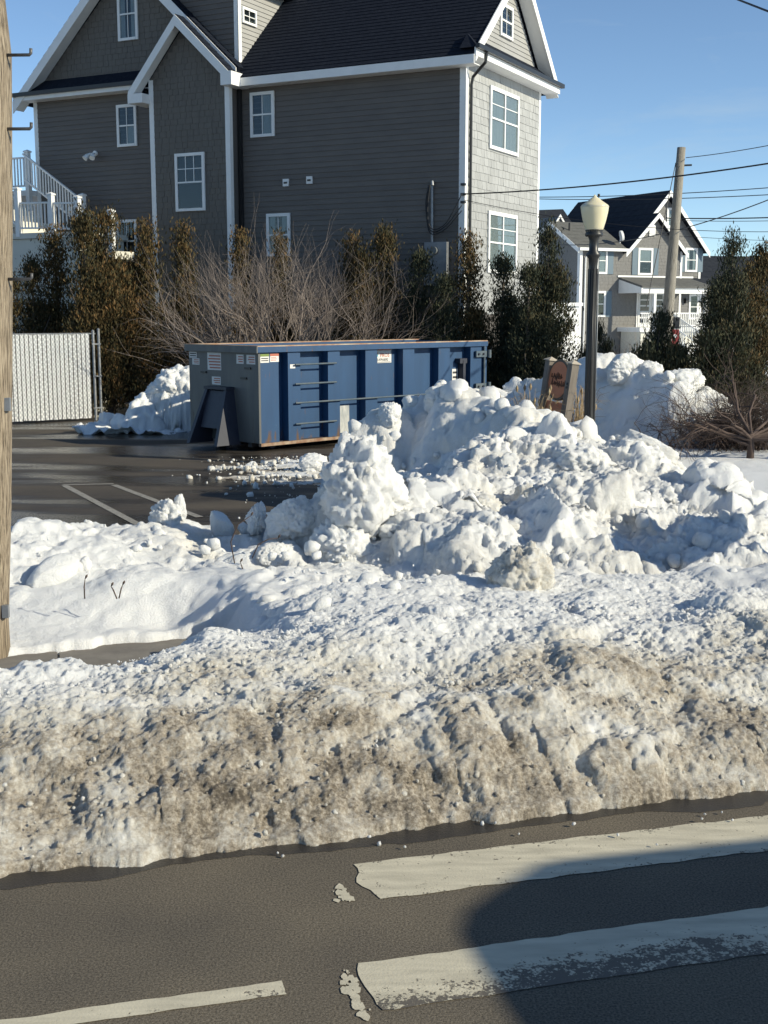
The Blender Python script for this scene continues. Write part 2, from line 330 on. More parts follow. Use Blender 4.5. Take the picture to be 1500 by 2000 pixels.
# painted lines: thermoplastic on the road, thin paint on the lot
def mk_paint(name, base, under, scale, lo, hi):
    m, nt, bs, N, L = _new(name)
    tc = N.new('ShaderNodeTexCoord'); at = N.new('ShaderNodeAttribute'); at.attribute_name = 'worn'
    n = N.new('ShaderNodeTexNoise'); n.inputs['Scale'].default_value = scale; n.inputs['Detail'].default_value = 9; n.inputs['Roughness'].default_value = 0.75
    L.new(tc.outputs['Object'], n.inputs['Vector'])
    ad = N.new('ShaderNodeMath'); ad.operation = 'ADD'; L.new(n.outputs['Fac'], ad.inputs[0]); L.new(at.outputs['Fac'], ad.inputs[1])
    nf = N.new('ShaderNodeTexNoise'); nf.inputs['Scale'].default_value = 75; nf.inputs['Detail'].default_value = 3; L.new(tc.outputs['Object'], nf.inputs['Vector'])
    a2 = N.new('ShaderNodeMath'); a2.operation = 'MULTIPLY_ADD'; a2.inputs[1].default_value = 0.5; L.new(nf.outputs['Fac'], a2.inputs[0]); L.new(ad.outputs[0], a2.inputs[2]); a3 = N.new('ShaderNodeMath'); a3.operation = 'ADD'; a3.inputs[1].default_value = -0.25; L.new(a2.outputs[0], a3.inputs[0]); ad = a3
    rp = N.new('ShaderNodeValToRGB'); rp.color_ramp.elements[0].position = lo; rp.color_ramp.elements[1].position = hi
    L.new(ad.outputs[0], rp.inputs['Fac'])
    n2 = N.new('ShaderNodeTexNoise'); n2.inputs['Scale'].default_value = 7; n2.inputs['Detail'].default_value = 6
    mp = N.new('ShaderNodeMapping'); mp.inputs['Rotation'].default_value = (0, 0, -TR); mp.inputs['Scale'].default_value = (0.5, 2.5, 1); L.new(tc.outputs['Object'], mp.inputs[0]); L.new(mp.outputs[0], n2.inputs['Vector'])
    r2 = N.new('ShaderNodeValToRGB'); r2.color_ramp.elements[0].position = 0.3; r2.color_ramp.elements[1].position = 0.7
    r2.color_ramp.elements[0].color = (*[c * 0.72 for c in base], 1); r2.color_ramp.elements[1].color = (*base, 1); L.new(n2.outputs['Fac'], r2.inputs['Fac'])
    mx = N.new('ShaderNodeMix'); mx.data_type = 'RGBA'; L.new(rp.outputs['Color'], mx.inputs['Factor']); L.new(r2.outputs['Color'], mx.inputs[6]); mx.inputs[7].default_value = (*under, 1)
    L.new(mx.outputs[2], bs.inputs['Base Color']); bs.inputs['Roughness'].default_value = 0.75
    bp = N.new('ShaderNodeBump'); bp.inputs['Strength'].default_value = 0.5; bp.inputs['Distance'].default_value = 0.006; bp.invert = True
    L.new(rp.outputs['Color'], bp.inputs['Height'])
    n3 = N.new('ShaderNodeTexNoise'); n3.inputs['Scale'].default_value = 90; L.new(tc.outputs['Object'], n3.inputs['Vector'])
    b2 = N.new('ShaderNodeBump'); b2.inputs['Strength'].default_value = 0.35; b2.inputs['Distance'].default_value = 0.004; L.new(n3.outputs['Fac'], b2.inputs['Height']); L.new(bp.outputs[0], b2.inputs['Normal'])
    L.new(b2.outputs[0], bs.inputs['Normal'])
    return m
PAINT = mk_paint('road_paint', (0.62, 0.565, 0.43), (0.12, 0.105, 0.085), 13, 0.64, 0.72)
LOTPAINT = mk_paint('lot_paint', (0.34, 0.32, 0.28), (0.05, 0.046, 0.04), 18, 0.5, 0.75)
def stripe(name, s0, s1, n0, n1, worn, ragged=0.012, seed=1, parent=road, tip=0.05):
    k = max(8, int((s1 - s0) / 0.05)); ss = np.linspace(s0, s1, k); m = 9; V = []; W = []
    tt = np.linspace(0, 1, m)
    e0 = n0 + ragged * fbm(ss * 9, ss * 0, oct=3, seed=seed); e1 = n1 + ragged * fbm(ss * 9, ss * 0 + 5, oct=3, seed=seed + 3)
    for i, s in enumerate(ss):
        for j, t in enumerate(tt):
            off = 0
            if i == 0: off = -tip * .4 + tip * .6 * float(fbm(np.array([t * 3.4]), np.array([seed * 1.7]), oct=4, seed=seed)[0]) + .02 * (abs(t - .5) * 2) ** 8
            p = sn(s + off, e0[i] * (1 - t) + e1[i] * t, 0.004)
            V.append(p); W.append(worn(s, t))
    F = [(i * m + j, i * m + j + 1, (i + 1) * m + j + 1, (i + 1) * m + j) for i in range(k - 1) for j in range(m - 1)]
    return npmesh(name, V, [f[::-1] for f in F], PAINT, parent, False, {'worn': W})
stripe('crosswalk_bar', 1.36, 30, 5.18, 5.57, lambda s, t: .01 + .09 * (abs(t - .5) * 2) ** 5, seed=4, tip=.09)
stripe('crosswalk_bar', 1.14, 30, 4.28, 4.65, lambda s, t: (.27 * max(0, 1 - t / .62) + .16 * math.exp(-((s - 2.55) / .35) ** 2 - ((t - .45) / .25) ** 2) + .13 * math.exp(-((s - 1.95) / .3) ** 2 - ((t - .3) / .3) ** 2) - .03), seed=9, tip=.05)
stripe('lane_line', -20, 0.80, 4.50, 4.60, lambda s, t: (.12 if s > .6 and t < .6 else .0), seed=15, tip=.05, ragged=.01)
def lot_line(a, b, w=0.1):
    a = np.array(atz(*a)); b = np.array(atz(*b)); d = (b - a) / np.linalg.norm(b - a); q = np.array([-d[1], d[0], 0]) * w / 2
    P = [a - q, b - q, b + q, a + q]; npmesh('stall_line', [(p[0], p[1], 0.002) for p in P], [(0, 1, 2, 3)], LOTPAINT, lot, False, {'worn': [.02] * 4})
lot_line((122, 947), (222, 945)); lot_line((126, 948), (300, 1040), .11); lot_line((222, 947), (390, 1010), .11)

def chip(name, s0, n0, n1, w, seed, cnt):             # flakes of paint left where the bar's end has broken off
    rg = random.Random(seed); m = MB()
    for k in range(cnt):
        c = (s0 + rg.gauss(0, w * .45), rg.uniform(n0, n1)); r_ = rg.uniform(.004, .022) ** 1.0; q = rg.randint(5, 8); a0 = rg.uniform(0, 6.28)
        m.add([sn(c[0] + r_ * rg.uniform(.5, 1.3) * math.cos(a0 + 6.283 * i / q), c[1] + r_ * rg.uniform(.7, 2.0) * math.sin(a0 + 6.283 * i / q), .004 + .0004 * k / cnt) for i in range(q)], [tuple(range(q))])
    o = m.build(name, PAINT, road); stuff(o)
chip('paint_flakes', 1.21, 5.19, 5.36, .05, 3, 26); chip('paint_flakes', 1.06, 4.24, 4.62, .03, 8, 46)

# the dark line of meltwater along the foot of the bank
WET, nt, bs, N, L = _new('wet_asphalt'); asphalt(nt, bs, N, L, (0.022, 0.020, 0.017), (0.060, 0.052, 0.043)); bs.inputs['Roughness'].default_value = .35; bs.inputs['Specular IOR Level'].default_value = .5
ss = np.arange(-8, 12, .02); w_ = 5.80 - .05 * np.clip(fbm(ss * 1.7, ss * 0, oct=4, seed=61) + .25, 0, 1) * 2 + .02 * fbm(ss * 9, ss * 0 + 3, oct=3, seed=62)
V = [sn(a, b, .002) for a, b in zip(ss, w_)] + [sn(a, 6.4, .002) for a in ss]; k = len(ss)
npmesh('meltwater', V, [(i, i + 1, k + i + 1, k + i) for i in range(k - 1)], WET, road, False)
# ---------------------------------------------------------------- snow
def to_sn(x, y): return x * RS[0] + y * RS[1], x * RN[0] + y * RN[1]
def lot_edge(y): return np.interp(y, [13.0, 19.0, 24.0, 31.0, 60.0], [-0.45, 1.6, 3.6, 5.2, 14.0])
def h_bank(s, n):
    foot = 5.88 + 0.05 * vnoise(s * 1.1, s * 0, seed=3) + 0.04 * vnoise(s * 4.0, s * 0, seed=4) + .03 * fbm(s * 12, s * 0, oct=3, seed=5)
    t = n - foot
    b = 0.05 * sstep(0, 0.04, t) + 0.13 * sstep(0, .32, t) + 0.22 * sstep(0.1, 1.0, t) + 0.12 * sstep(0.6, 1.5, t)
    b = b + sstep(.1, .8, t) * (0.07 * vnoise(s * 1.0, n * 1.4, seed=11) + 0.05 * fbm(s * 2.6, n * 3.2, oct=2, seed=12))
    left = 1 - sstep(0.75, 1.9, s + .35 * vnoise(s * 2, n * 2, seed=9))
    b = b * (1 - left * sstep(7.7, 9.25, n + .12 * vnoise(s * 3, n * 0, seed=6)))
    b = b - left * 0.05 * sstep(8.9, 9.3, n)
    return np.where(t < 0, -0.06, b)
def h_verge(s, n, x, y):
    edge = 9.98 + 0.07 * vnoise(s * 1.6, s * 0, seed=21) + .05 * fbm(s * 6, s * 0, oct=3, seed=28) - .22 * (1 - sstep(-.9, .35, s))
    left = 1 - sstep(0.75, 1.7, s)
    v = 0.09 * sstep(edge, edge + .07, n) + 0.14 * sstep(edge, 10.9, n) + 0.34 * sstep(10.6, 12.2, n)
    v = v + sstep(10.2, 11.2, n) * (0.10 * fbm(s * 1.2, n * 1.6, oct=3, seed=22))
    v = v + 0.12 * np.exp(-((s - 0.9) / .8) ** 2 - ((n - 10.9) / .35) ** 2) - 0.10 * np.exp(-((s - 1.0) / .7) ** 2 - ((n - 10.35) / .22) ** 2)
    right = 0.42 + 0.07 * fbm(s * 1.4, n * 1.4, oct=3, seed=23)
    v = v * left + right * (1 - left)
    inlot = (x < lot_edge(y) + .25 * vnoise(x * 1.5, y * 1.5, seed=25))
    back = 1 - sstep(12.75, 13.45, n + .22 * vnoise(s * 1.8, s * 0, seed=24) + .1 * vnoise(s * 6, s * 0, seed=26))
    k = sstep(-.15, .8, x - lot_edge(y)) * (y > 12)
    far = 0.36 + 0.05 * fbm(s * .5, n * .5, oct=3, seed=27)
    far = far * sstep(-.2, .7, x - lot_edge(y))
    v2 = v * back; v = np.maximum(v2, np.where(n > 12.0, far, 0))
    pit = sstep(.05, .8, left) * (1 - sstep(edge - .03, edge + .03, n)); v = v * (1 - pit) - .05 * pit
    return v - 0.012
def mound(x, y, cx, cy, rx, ry, h, p=1.0, rot=0.0):
    dx, dy = x - cx, y - cy; c, s_ = math.cos(rot), math.sin(rot)
    u, v = (dx * c + dy * s_) / rx, (-dx * s_ + dy * c) / ry
    return h * np.clip(1 - (u * u + v * v), 0, None) ** p
def ridge(x, y, x0, y0, x1, y1, h0, h1, wl, wr, p=1.15):  # a plough ridge: steep on its left, long slope on its right
    dx, dy = x1 - x0, y1 - y0; L_ = math.hypot(dx, dy); t = ((x - x0) * dx + (y - y0) * dy) / L_ / L_; u = ((x - x0) * dy - (y - y0) * dx) / L_
    tc = np.clip(t, 0, 1); over = np.abs(t - tc) * L_; h = (h0 + (h1 - h0) * sstep(0, 1, tc))
    d = np.sqrt(np.where(u < 0, u / wl, u / wr) ** 2 + (over / (.5 * (wl + wr))) ** 2)
    return h * np.clip(1 - d ** p, 0, None)
def piles(lst):
    def f(x, y):
        wx = x + 0.22 * vnoise(x * 1.3, y * 1.3, seed=31) + .08 * vnoise(x * 4, y * 4, seed=32); wy = y + 0.22 * vnoise(x * 1.3 + 40, y * 1.3, seed=33) + .08 * vnoise(x * 4, y * 4, seed=34)
        h = np.full(x.shape, -0.1)
        for m in lst: h = np.maximum(h, ridge(wx, wy, *m[1:]) if m[0] == 'r' else mound(wx, wy, *m))
        return h
    return f
MAIN = piles([(1.9, 14.1, 2.9, 3.7, 0.95, .9), (1.55, 14.3, 1.7, 1.5, 1.30, .8), (2.75, 14.2, 1.45, 1.4, 1.20, .8), (3.45, 13.6, 1.1, 1.2, 0.86, .8),
              (0.75, 13.0, 1.1, 1.2, 0.95, .8), (1.35, 11.5, 1.7, 1.5, .74, .8), (2.8, 11.7, 1.6, 1.4, .74, .8), (.3, 11.5, .9, .9, .62, .8), (1.9, 12.5, 1.5, 1.3, 0.92, .8), (0.15, 12.2, 0.9, 0.9, 0.80, .8), (-0.25, 12.0, .65, .6, .95, .6), (-0.75, 12.3, .65, .6, .62, .7)])
FARP = piles([('r', .60, 17.9, 1.9, 16.2, 1.72, 1.45, 1.9, 1.15), ('r', .95, 18.3, 2.6, 17.6, 1.5, 1.1, 1.5, 1.3), (.0, 16.2, .7, .7, .55, .8), (.12, 17.3, .62, .7, 1.38, .6)])
SIGNP = piles([('r', 4.2, 24.3, 5.15, 22.9, 1.92, 1.68, 1.8, 1.15), ('r', 5.0, 24.2, 5.9, 22.8, 1.62, 1.35, 1.5, 1.1), (6.3, 22.4, 1.1, 1.2, .85, .8), ('r', 2.9, 25.4, 3.9, 24.2, 1.35, 1.5, 1.6, 1.1), (2.4, 25.3, 1.0, 1.0, 1.15, .8)])
BINP = piles([(-4.75, 29.0, .95, .9, 1.5, .4), (-5.5, 28.6, .66, .8, .85, .6), (-6.0, 28.8, .48, .5, .40, .7)])
def sheet(name, X, Y, H, amp, dirt, mat=SNOW, scales=((2.3, .16), (5.5, .075), (13, .03)), keep=-0.03, seed=50, fine=0.012):
    ny, nx = X.shape
    gx = np.gradient(H, axis=1); gy = np.gradient(H, axis=0)
    tx = np.stack([np.gradient(X, axis=1), np.gradient(Y, axis=1), gx], -1); ty = np.stack([np.gradient(X, axis=0), np.gradient(Y, axis=0), gy], -1)
    N = np.cross(tx, ty); N /= np.linalg.norm(N, axis=-1, keepdims=True); N[N[..., 2] < 0] *= -1
    D = np.zeros_like(H); wx, wy, wz = X + .05 * vnoise(X * 6, Y * 6, H * 6, 71), Y + .05 * vnoise(X * 6, Y * 6, H * 6, 72), H + .03 * vnoise(X * 6, Y * 6, H * 6, 73)
    for i, (sc_, a) in enumerate(scales):
        D += a * (.9 * crag(wx * sc_, wy * sc_, wz * sc_, seed + 7 * i, .03) + (.35 * (blobs(wx * sc_, wy * sc_, wz * sc_, seed + 7 * i + 3) - .45) if i == 1 else 0))
    D += fine * 1.6 * fbm(X * 18, Y * 18, H * 18, oct=3, seed=seed + 40, gain=.75)
    D *= amp
    P = np.stack([X, Y, H], -1) + N * D[..., None]
    idx = np.arange(nx * ny).reshape(ny, nx)
    F = np.stack([idx[:-1, :-1], idx[:-1, 1:], idx[1:, 1:], idx[1:, :-1]], -1).reshape(-1, 4)
    Z = P[..., 2].ravel(); F = F[(Z[F] > keep).any(1)]
    used = np.unique(F); rm = np.full(nx * ny, -1); rm[used] = np.arange(len(used))
    dz = np.broadcast_to(dirt, H.shape).ravel()[used]
    return npmesh(name, P.reshape(-1, 3)[used], rm[F], mat, None, True, {'dirt': dz})
def grid_sn(s0, s1, n0, n1, st):
    s = np.arange(s0, s1, st); n = np.arange(n0, n1, st); S, Nn = np.meshgrid(s, n)
    return S, Nn, S * RS[0] + Nn * RN[0], S * RS[1] + Nn * RN[1]
def grid_xy(x0, x1, y0, y1, st): return np.meshgrid(np.arange(x0, x1, st), np.arange(y0, y1, st))

def bank_dirt(s, n):
    d = 0.40 + 0.42 * fbm(s * 1.0, n * 1.7, oct=4, seed=81) + .30 * fbm(s * 5, n * 7, oct=3, seed=82)
    top = 7.55 + 0.25 * vnoise(s * 1.2, s * 0, seed=83) + .22 * sstep(1.5, 4.5, s) - .35 * (1 - sstep(-.5, 1.2, s))
    d = d * (1 - sstep(top - .9, top + .35, n)) + .015
    return np.clip(d, .0, 1)
# the dirty bank thrown up along the road
S, Nn, X, Y = grid_sn(-3.2, 5.2, 5.72, 9.4, 0.0105)
bank = sheet('snow_bank', X, Y, h_bank(S, Nn), 0.35 + .65 * sstep(5.85, 6.1, Nn) - .35 * sstep(8.0, 8.8, Nn), bank_dirt(S, Nn), scales=((1.8, .11), (5.0, .022), (14, .011), (34, .010)), keep=-.005, seed=100, fine=.018)
tag(bank, 'long ridge of grit-stained plough snow along the near edge of the road', 'snow bank')
for s0, s1 in ((-11, -3.15), (5.15, 16)):                # the same bank running on beyond the picture
    S, Nn, X, Y = grid_sn(s0, s1, 5.72, 9.4, 0.035)
    o = sheet('bank_section', X, Y, h_bank(S, Nn), 0.35 + .65 * sstep(5.85, 6.1, Nn) - .35 * sstep(8.0, 8.8, Nn), bank_dirt(S, Nn), scales=((1.8, .11), (5.0, .030), (14, .016)), keep=-.005, seed=100, fine=.020); o.parent = bank
# the clean snow behind it: verge, then the open ground right of the parking lot
S, Nn, X, Y = grid_sn(-6.5, 9.5, 8.5, 13.9, 0.024)
HV = h_verge(S, Nn, X, Y); HV = HV - .12 * sstep(9.4, 8.6, Nn)
tan = 0.16 * np.exp(-((S - 1.75) / .8) ** 2 - ((Nn - 12.2) / .7) ** 2) * (1 + vnoise(S * 5, Nn * 5, seed=90)) + .012
rough = np.maximum(sstep(10.7, 11.6, Nn + .3 * vnoise(S * 2, Nn * 2, seed=29)), sstep(1.2, 2.2, S)) * .66 + .34
cover = sheet('snow_cover', X, Y, HV, rough, tan, scales=((1.6, .16), (4.5, .06), (14, .026)), seed=130, keep=-.01)
struct(cover)
S, Nn, X, Y = grid_sn(9.4, 16, 8.5, 13.9, 0.05); o = sheet('snow_section', X, Y, h_verge(S, Nn, X, Y) - .12 * sstep(9.4, 8.6, Nn), .9, .012, scales=((1.6, .16), (4.5, .06)), seed=130, keep=-.01); o.parent = cover
X, Y = grid_xy(-0.8, 14, 13.2, 30, 0.07); S, Nn = to_sn(X, Y)
struct(sheet('snow_field', X, Y, h_verge(S, Nn, X, Y) - .01, .28, .02, scales=((1.2, .12), (4, .05)), seed=150, keep=.01))
# the heaps
X, Y = grid_xy(-1.3, 5.2, 10.0, 16.6, 0.02)
HB = h_verge(*to_sn(X, Y), X, Y) * .0 + .36; mh = MAIN(X, Y)
main = sheet('snow_pile', X, Y, np.where(mh > 0.03, mh + .06, -.1), .3 + .7 * sstep(.1, .6, mh), np.clip(.05 + .16 * fbm(X * 1.7, Y * 1.7, mh * 2, oct=4, seed=160), 0, .3), scales=((1.1, .46), (2.7, .16), (7.5, .052), (19, .028)), seed=170, fine=.028, keep=.1)
tag(main, 'broad sunlit heap of lumpy ploughed snow in front of the lamp post', 'snow pile')
X, Y = grid_xy(-1.0, 4.0, 15.0, 20.0, 0.03); mh = FARP(X, Y)
o = sheet('snow_pile', X, Y, mh, .62, np.clip(.10 + .1 * fbm(X * 2, Y * 2, oct=3, seed=161), 0, .3), scales=((1.8, .16), (4.6, .10), (11, .045)), seed=190)
tag(o, 'tall shaded snow heap between the lumpy pile and the blue dumpster', 'snow pile')
X, Y = grid_xy(1.2, 8.0, 20.6, 27.0, 0.035); mh = SIGNP(X, Y)
o = sheet('snow_pile', X, Y, mh, .68, np.clip(.08 + .1 * fbm(X * 2, Y * 2, oct=3, seed=162), 0, .3), scales=((1.7, .20), (4.2, .11), (10, .04)), seed=210)
tag(o, 'long snow heap behind the oval sign and the lamp post', 'snow pile')
X, Y = grid_xy(-7.0, -3.5, 27.4, 30.2, 0.03); mh = BINP(X, Y)
o = sheet('snow_pile', X, Y, mh, .9, .05, scales=((1.3, .4), (3.2, .2), (8, .09)), seed=230)
tag(o, 'steep snow heap between the slatted fence and the dumpster', 'snow pile')

# separate blocks of snow, each a broken boulder
def ico(sub):
    bm = bmesh.new(); bmesh.ops.create_icosphere(bm, subdivisions=sub, radius=1.0)
    v = np.array([p.co[:] for p in bm.verts]); f = np.array([[q.index for q in t.verts] for t in bm.faces]); bm.free(); return v, f
ICO = {k: ico(k) for k in (1, 2, 3, 5)}
def boulder(sub, seed, planes=11, soft=.5, rough=.1, freq=2.4):
    v, f = ICO[sub]; rg = np.random.RandomState(seed)
    pn = rg.normal(size=(planes, 3)); pn /= np.linalg.norm(pn, axis=1, keepdims=True); pd = rg.uniform(.62, 1.0, planes)
    dt = np.clip(v @ pn.T, 1e-3, None); r = np.minimum((pd / dt).min(1), 1.25); r = r * (1 - soft) + soft * .9
    p = v * r[:, None]; q = p * freq + seed * 3.1
    d = rough * .8 * (blobs(*(q * .8).T, seed + 2) - .45) + rough * .5 * crag(*(q * 1.3).T, seed, .05) + rough * .4 * crag(*(q * 2.9).T, seed + 5, .05) + (rough * .28 * crag(*(q * 6.1).T, seed + 9, .05) + .25 * rough * fbm(*(q * 7).T, oct=4, seed=seed, gain=.7) if sub > 2 else 0)
    return p + v * d[:, None], f
def block(px, py, Y, size, label, seed, rot=0.0, dirt=.05, rough=.22, soft=.45, planes=10, group=None, sub=5, name='snow_block', freq=2.4, tilt=0.0):
    p, f = boulder(sub, seed, planes, soft, rough, freq)
    c = aty(px, py, Y); dd = np.clip(dirt * (1 + .8 * fbm(*(p * 2.5).T, oct=3, seed=seed)), 0, 1)
    o = npmesh(name, p * np.array(size), f, SNOW, None, True, {'dirt': dd}); o.location = c; o.rotation_euler = (tilt * .4, tilt, rot)
    return tag(o, label, 'snow block', group)
block(700, 950, 11.75, (.39, .36, .45), 'tall craggy snow tower standing left of the lumpy pile', 301, .3, .02, .36, .3, 10, freq=2.4)
block(672, 1075, 11.5, (.30, .30, .26), 'rounded knobbly snow block at the foot of the snow tower', 302, .9, .02, .36, .6)
block(575, 1015, 12.0, (.23, .26, .25), 'faceted shaded snow block just left of the snow tower', 303, .2, .04, .24, .2, 9, tilt=.3)
block(503, 1012, 12.3, (.09, .12, .16), 'small pointed snow shard left of the faceted snow block', 304, .2, .03, .35, .2, 8)
block(800, 1040, 11.7, (.30, .28, .22), 'bluish rounded snow block right of the snow tower base', 305, .5, .03, .30, .6)
block(1018, 1125, 9.75, (.23, .24, .26), 'greyish dirty snow boulder at the foot of the lumpy pile', 306, .4, .24, .34, .4, 9)
block(1028, 985, 12.4, (.14, .15, .19), 'squarish yellowish snow block halfway up the lumpy pile', 307, .2, .20, .2, .3, 8)
block(1002, 868, 14.2, (.17, .17, .18), 'smooth pale block on the crest of the lumpy pile', 308, .6, .05, .08, .25, 8)
block(1268, 880, 14.0, (.30, .26, .19), 'large wedge-shaped block on the lumpy pile below the bare tree', 309, -.3, .12, .14, .25, 8, tilt=.35)
block(1135, 905, 13.6, (.30, .28, .22), 'broad lumpy block high on the pile below the lamp post', 310, .2, .05, .34, .5)
block(1165, 985, 12.6, (.30, .28, .24), 'rough white block in the middle of the lumpy pile', 311, 1.2, .03, .40, .55)
block(1240, 1010, 12.4, (.16, .15, .12), 'small beige block right of the rough white block', 312, 1.2, .18, .25, .55)
block(1310, 985, 13.0, (.34, .30, .24), 'bulging snow block at the right end of the lumpy pile', 313, .4, .03, .3, .6)
block(930, 1000, 12.4, (.26, .24, .20), 'gritty grey-white lump on the left flank of the lumpy pile', 314, .1, .14, .34, .6)
block(762, 812, 17.2, (.18, .18, .18), 'rounded snow knob on the left shoulder of the shaded heap', 315, .4, .05, .2, .4, 8)
block(862, 785, 17.5, (.26, .24, .20), 'topmost sunlit snow block on the shaded heap', 316, .4, .05, .22, .4, 8)
block(912, 800, 17.6, (.24, .22, .18), 'flat-faced shaded block right of the topmost block', 317, .1, .05, .12, .3, 8)
block(1215, 722, 23.4, (.36, .3, .28), 'largest boulder on top of the heap behind the lamp post', 318, .4, .08, .25, .4, 9)
block(1266, 730, 23.3, (.26, .24, .24), 'second boulder on top of the heap behind the lamp post', 319, 1.4, .08, .22, .4, 9)
block(1335, 745, 23.0, (.42, .3, .26), 'sunlit ledge block at the right of the heap behind the lamp post', 320, .2, .06, .25, .35, 9)
block(345, 762, 28.7, (.55, .44, .40), 'big ridged block topping the heap beside the dumpster', 321, .5, .04, .26, .3, 10)
block(490, 915, 21.8, (.11, .12, .13), 'single small chunk lying on the wet lot below the dumpster', 322, .3, .04, .1, .25, 8)
block(612, 908, 21.0, (.27, .2, .17), 'low chunk on the lot beside the snow tower', 323, .2, .04, .22, .4)
block(105, 1128, 10.9, (.26, .22, .17), 'smooth tilted slab of snow near the wooden pole', 324, .5, .02, .05, .5, 7, tilt=-.5)
block(330, 1010, 12.7, (.16, .12, .17), 'spiky upright snow shard on the verge beside the lot', 325, .2, .05, .5, .2, 9)
block(352, 992, 12.7, (.06, .06, .14), 'thin snow spike right of the upright shard', 326, .9, .06, .2, .3, 7)
block(432, 1030, 12.5, (.11, .11, .17), 'leaning snow finger on the verge left of the hollow', 327, .9, .06, .15, .4, 7, tilt=-.4)
block(575, 1122, 10.9, (.09, .09, .07), 'fist-sized snow lump at the mouth of the dark hollow', 328, .9, .06, .2, .4, 8)
block(535, 1090, 11.4, (.18, .16, .13), 'shaded lump inside the hollow by the twigs', 329, .9, .05, .25, .5, 8)
# the countless small lumps, joined
def lumps(name, n, where, height, rmin, rmax, sub, seed, dirtf, power=2.2, sink=.35):
    rg = np.random.RandomState(seed); V = []; F = []; D = []; base = 0
    protos = [boulder(sub, 400 + k, 9, .15, .45) for k in range(9)]
    x, y = where(rg, n); z = height(x, y)
    for i in range(n):
        if z[i] < .02: continue
        r = rmin + (rmax - rmin) * rg.rand() ** power; p, f = protos[rg.randint(9)]
        a = rg.uniform(0, 6.28); c, s_ = math.cos(a), math.sin(a); M = np.array([[c, -s_, 0], [s_, c, 0], [0, 0, 1]])
        b = rg.uniform(-.8, .8); M = M @ np.array([[1, 0, 0], [0, math.cos(b), -math.sin(b)], [0, math.sin(b), math.cos(b)]])
        V.append((p * (r * rg.uniform(.75, 1.25, 3))) @ M.T + [x[i], y[i], z[i] + r * rg.uniform(-sink, .45)]); F.append(f + base); base += len(p)
        D.append(np.full(len(p), dirtf(x[i], y[i]) * rg.uniform(.4, 1.5)))
    return npmesh(name, np.concatenate(V), np.concatenate(F), SNOW, None, sub > 1, {'dirt': np.concatenate(D)})
def on_main(rg, n): return rg.uniform(-.9, 4.6, n), rg.uniform(10.4, 15.6, n)
tag(stuff(lumps('snow_lumps', 600, on_main, lambda x, y: np.where(MAIN(x, y) > .05, MAIN(x, y) + .06, -1), .008, .07, 2, 1, lambda x, y: .10, 3.6, .9)), 'broken snow lumps strewn over the sunlit pile', 'snow lumps')
def on_bank(rg, n):
    s = rg.uniform(-3.2, 5.4, n); q = rg.uniform(5.9, 8.4, n); return s * RS[0] + q * RN[0], s * RS[1] + q * RN[1]
tag(stuff(lumps('snow_lumps', 5000, on_bank, lambda x, y: h_bank(*to_sn(x, y)), .003, .020, 1, 2, lambda x, y: float(bank_dirt(*[np.array([q]) for q in to_sn(x, y)])[0]) * .8, 3.6, .9)), 'gritty snow crumbs on the roadside bank', 'snow lumps')
def on_verge(rg, n):
    s = rg.uniform(-1.5, 6.5, n); q = rg.uniform(8.3, 13.2, n); k = (s > 1.6) | (q > 11.2); s, q = s[k], q[k]; m = n - len(s)
    s = np.concatenate([s, rg.uniform(2, 6.5, m)]); q = np.concatenate([q, rg.uniform(8.5, 11, m)]); return s * RS[0] + q * RN[0], s * RS[1] + q * RN[1]
tag(stuff(lumps('snow_lumps', 500, on_verge, lambda x, y: np.maximum(h_verge(*to_sn(x, y), x, y), h_bank(*to_sn(x, y)) - .03), .010, .08, 2, 3, lambda x, y: .03, 4.0, .9)), 'scattered clods on the trampled snow of the verge', 'snow lumps')
def on_far(rg, n):
    x = np.concatenate([rg.uniform(-.6, 3.4, n // 2), rg.uniform(1.6, 7.4, n - n // 2)]); y = np.concatenate([rg.uniform(16, 19, n // 2), rg.uniform(21.5, 25.5, n - n // 2)]); return x, y
tag(stuff(lumps('snow_lumps', 200, on_far, lambda x, y: np.maximum(FARP(x, y), SIGNP(x, y)), .03, .18, 2, 4, lambda x, y: .06, 3.2, .8)), 'clods on the shaded heaps behind the sunlit pile', 'snow lumps')
def on_lot(rg, n): 
    P = np.array([atz(rg.normal(545, 75), 885 + abs(rg.normal(0, 34)) + 10)[:2] for _ in range(n)]); return P[:, 0], P[:, 1]
tag(stuff(lumps('snow_lumps', 380, on_lot, lambda x, y: np.full(x.shape, .03), .006, .06, 1, 5, lambda x, y: .2, 4.0, .9)), 'slush crumbs on the wet lot in front of the dumpster', 'snow lumps')
def on_road(rg, n):
    s = rg.uniform(-1, 5, n); q = 5.88 - np.abs(rg.normal(0, .25, n)); return s * RS[0] + q * RN[0], s * RS[1] + q * RN[1]
tag(stuff(lumps('snow_lumps', 26, on_road, lambda x, y: np.full(x.shape, .021), .004, .013, 1, 6, lambda x, y: .1, 2, 1.2)), 'tiny ice crumbs on the road below the bank', 'snow lumps')

# a thin skin of slush on the lot below the dumpster, ragged at its edge
X, Y = grid_xy(-3.6, 0.6, 17.5, 24.0, 0.03)
q = np.array([aty(545, 925, 21.0)[:2]])[0]; dd = ((X - q[0] - .3) / 1.4) ** 2 + ((Y - q[1]) / 1.7) ** 2
hs_ = .03 * (1 - dd) + .045 * fbm(X * 1.6, Y * 1.6, oct=4, seed=501, gain=.65) - .012
o = sheet('slush', X, Y, np.maximum(hs_, -.03), .3, np.clip(.25 + .5 * fbm(X * 2, Y * 2, oct=3, seed=502), .05, .8), scales=((5, .05), (12, .03)), keep=.002, seed=510)
tag(stuff(o), 'thin patch of grey slush on the wet lot in front of the dumpster', 'slush')
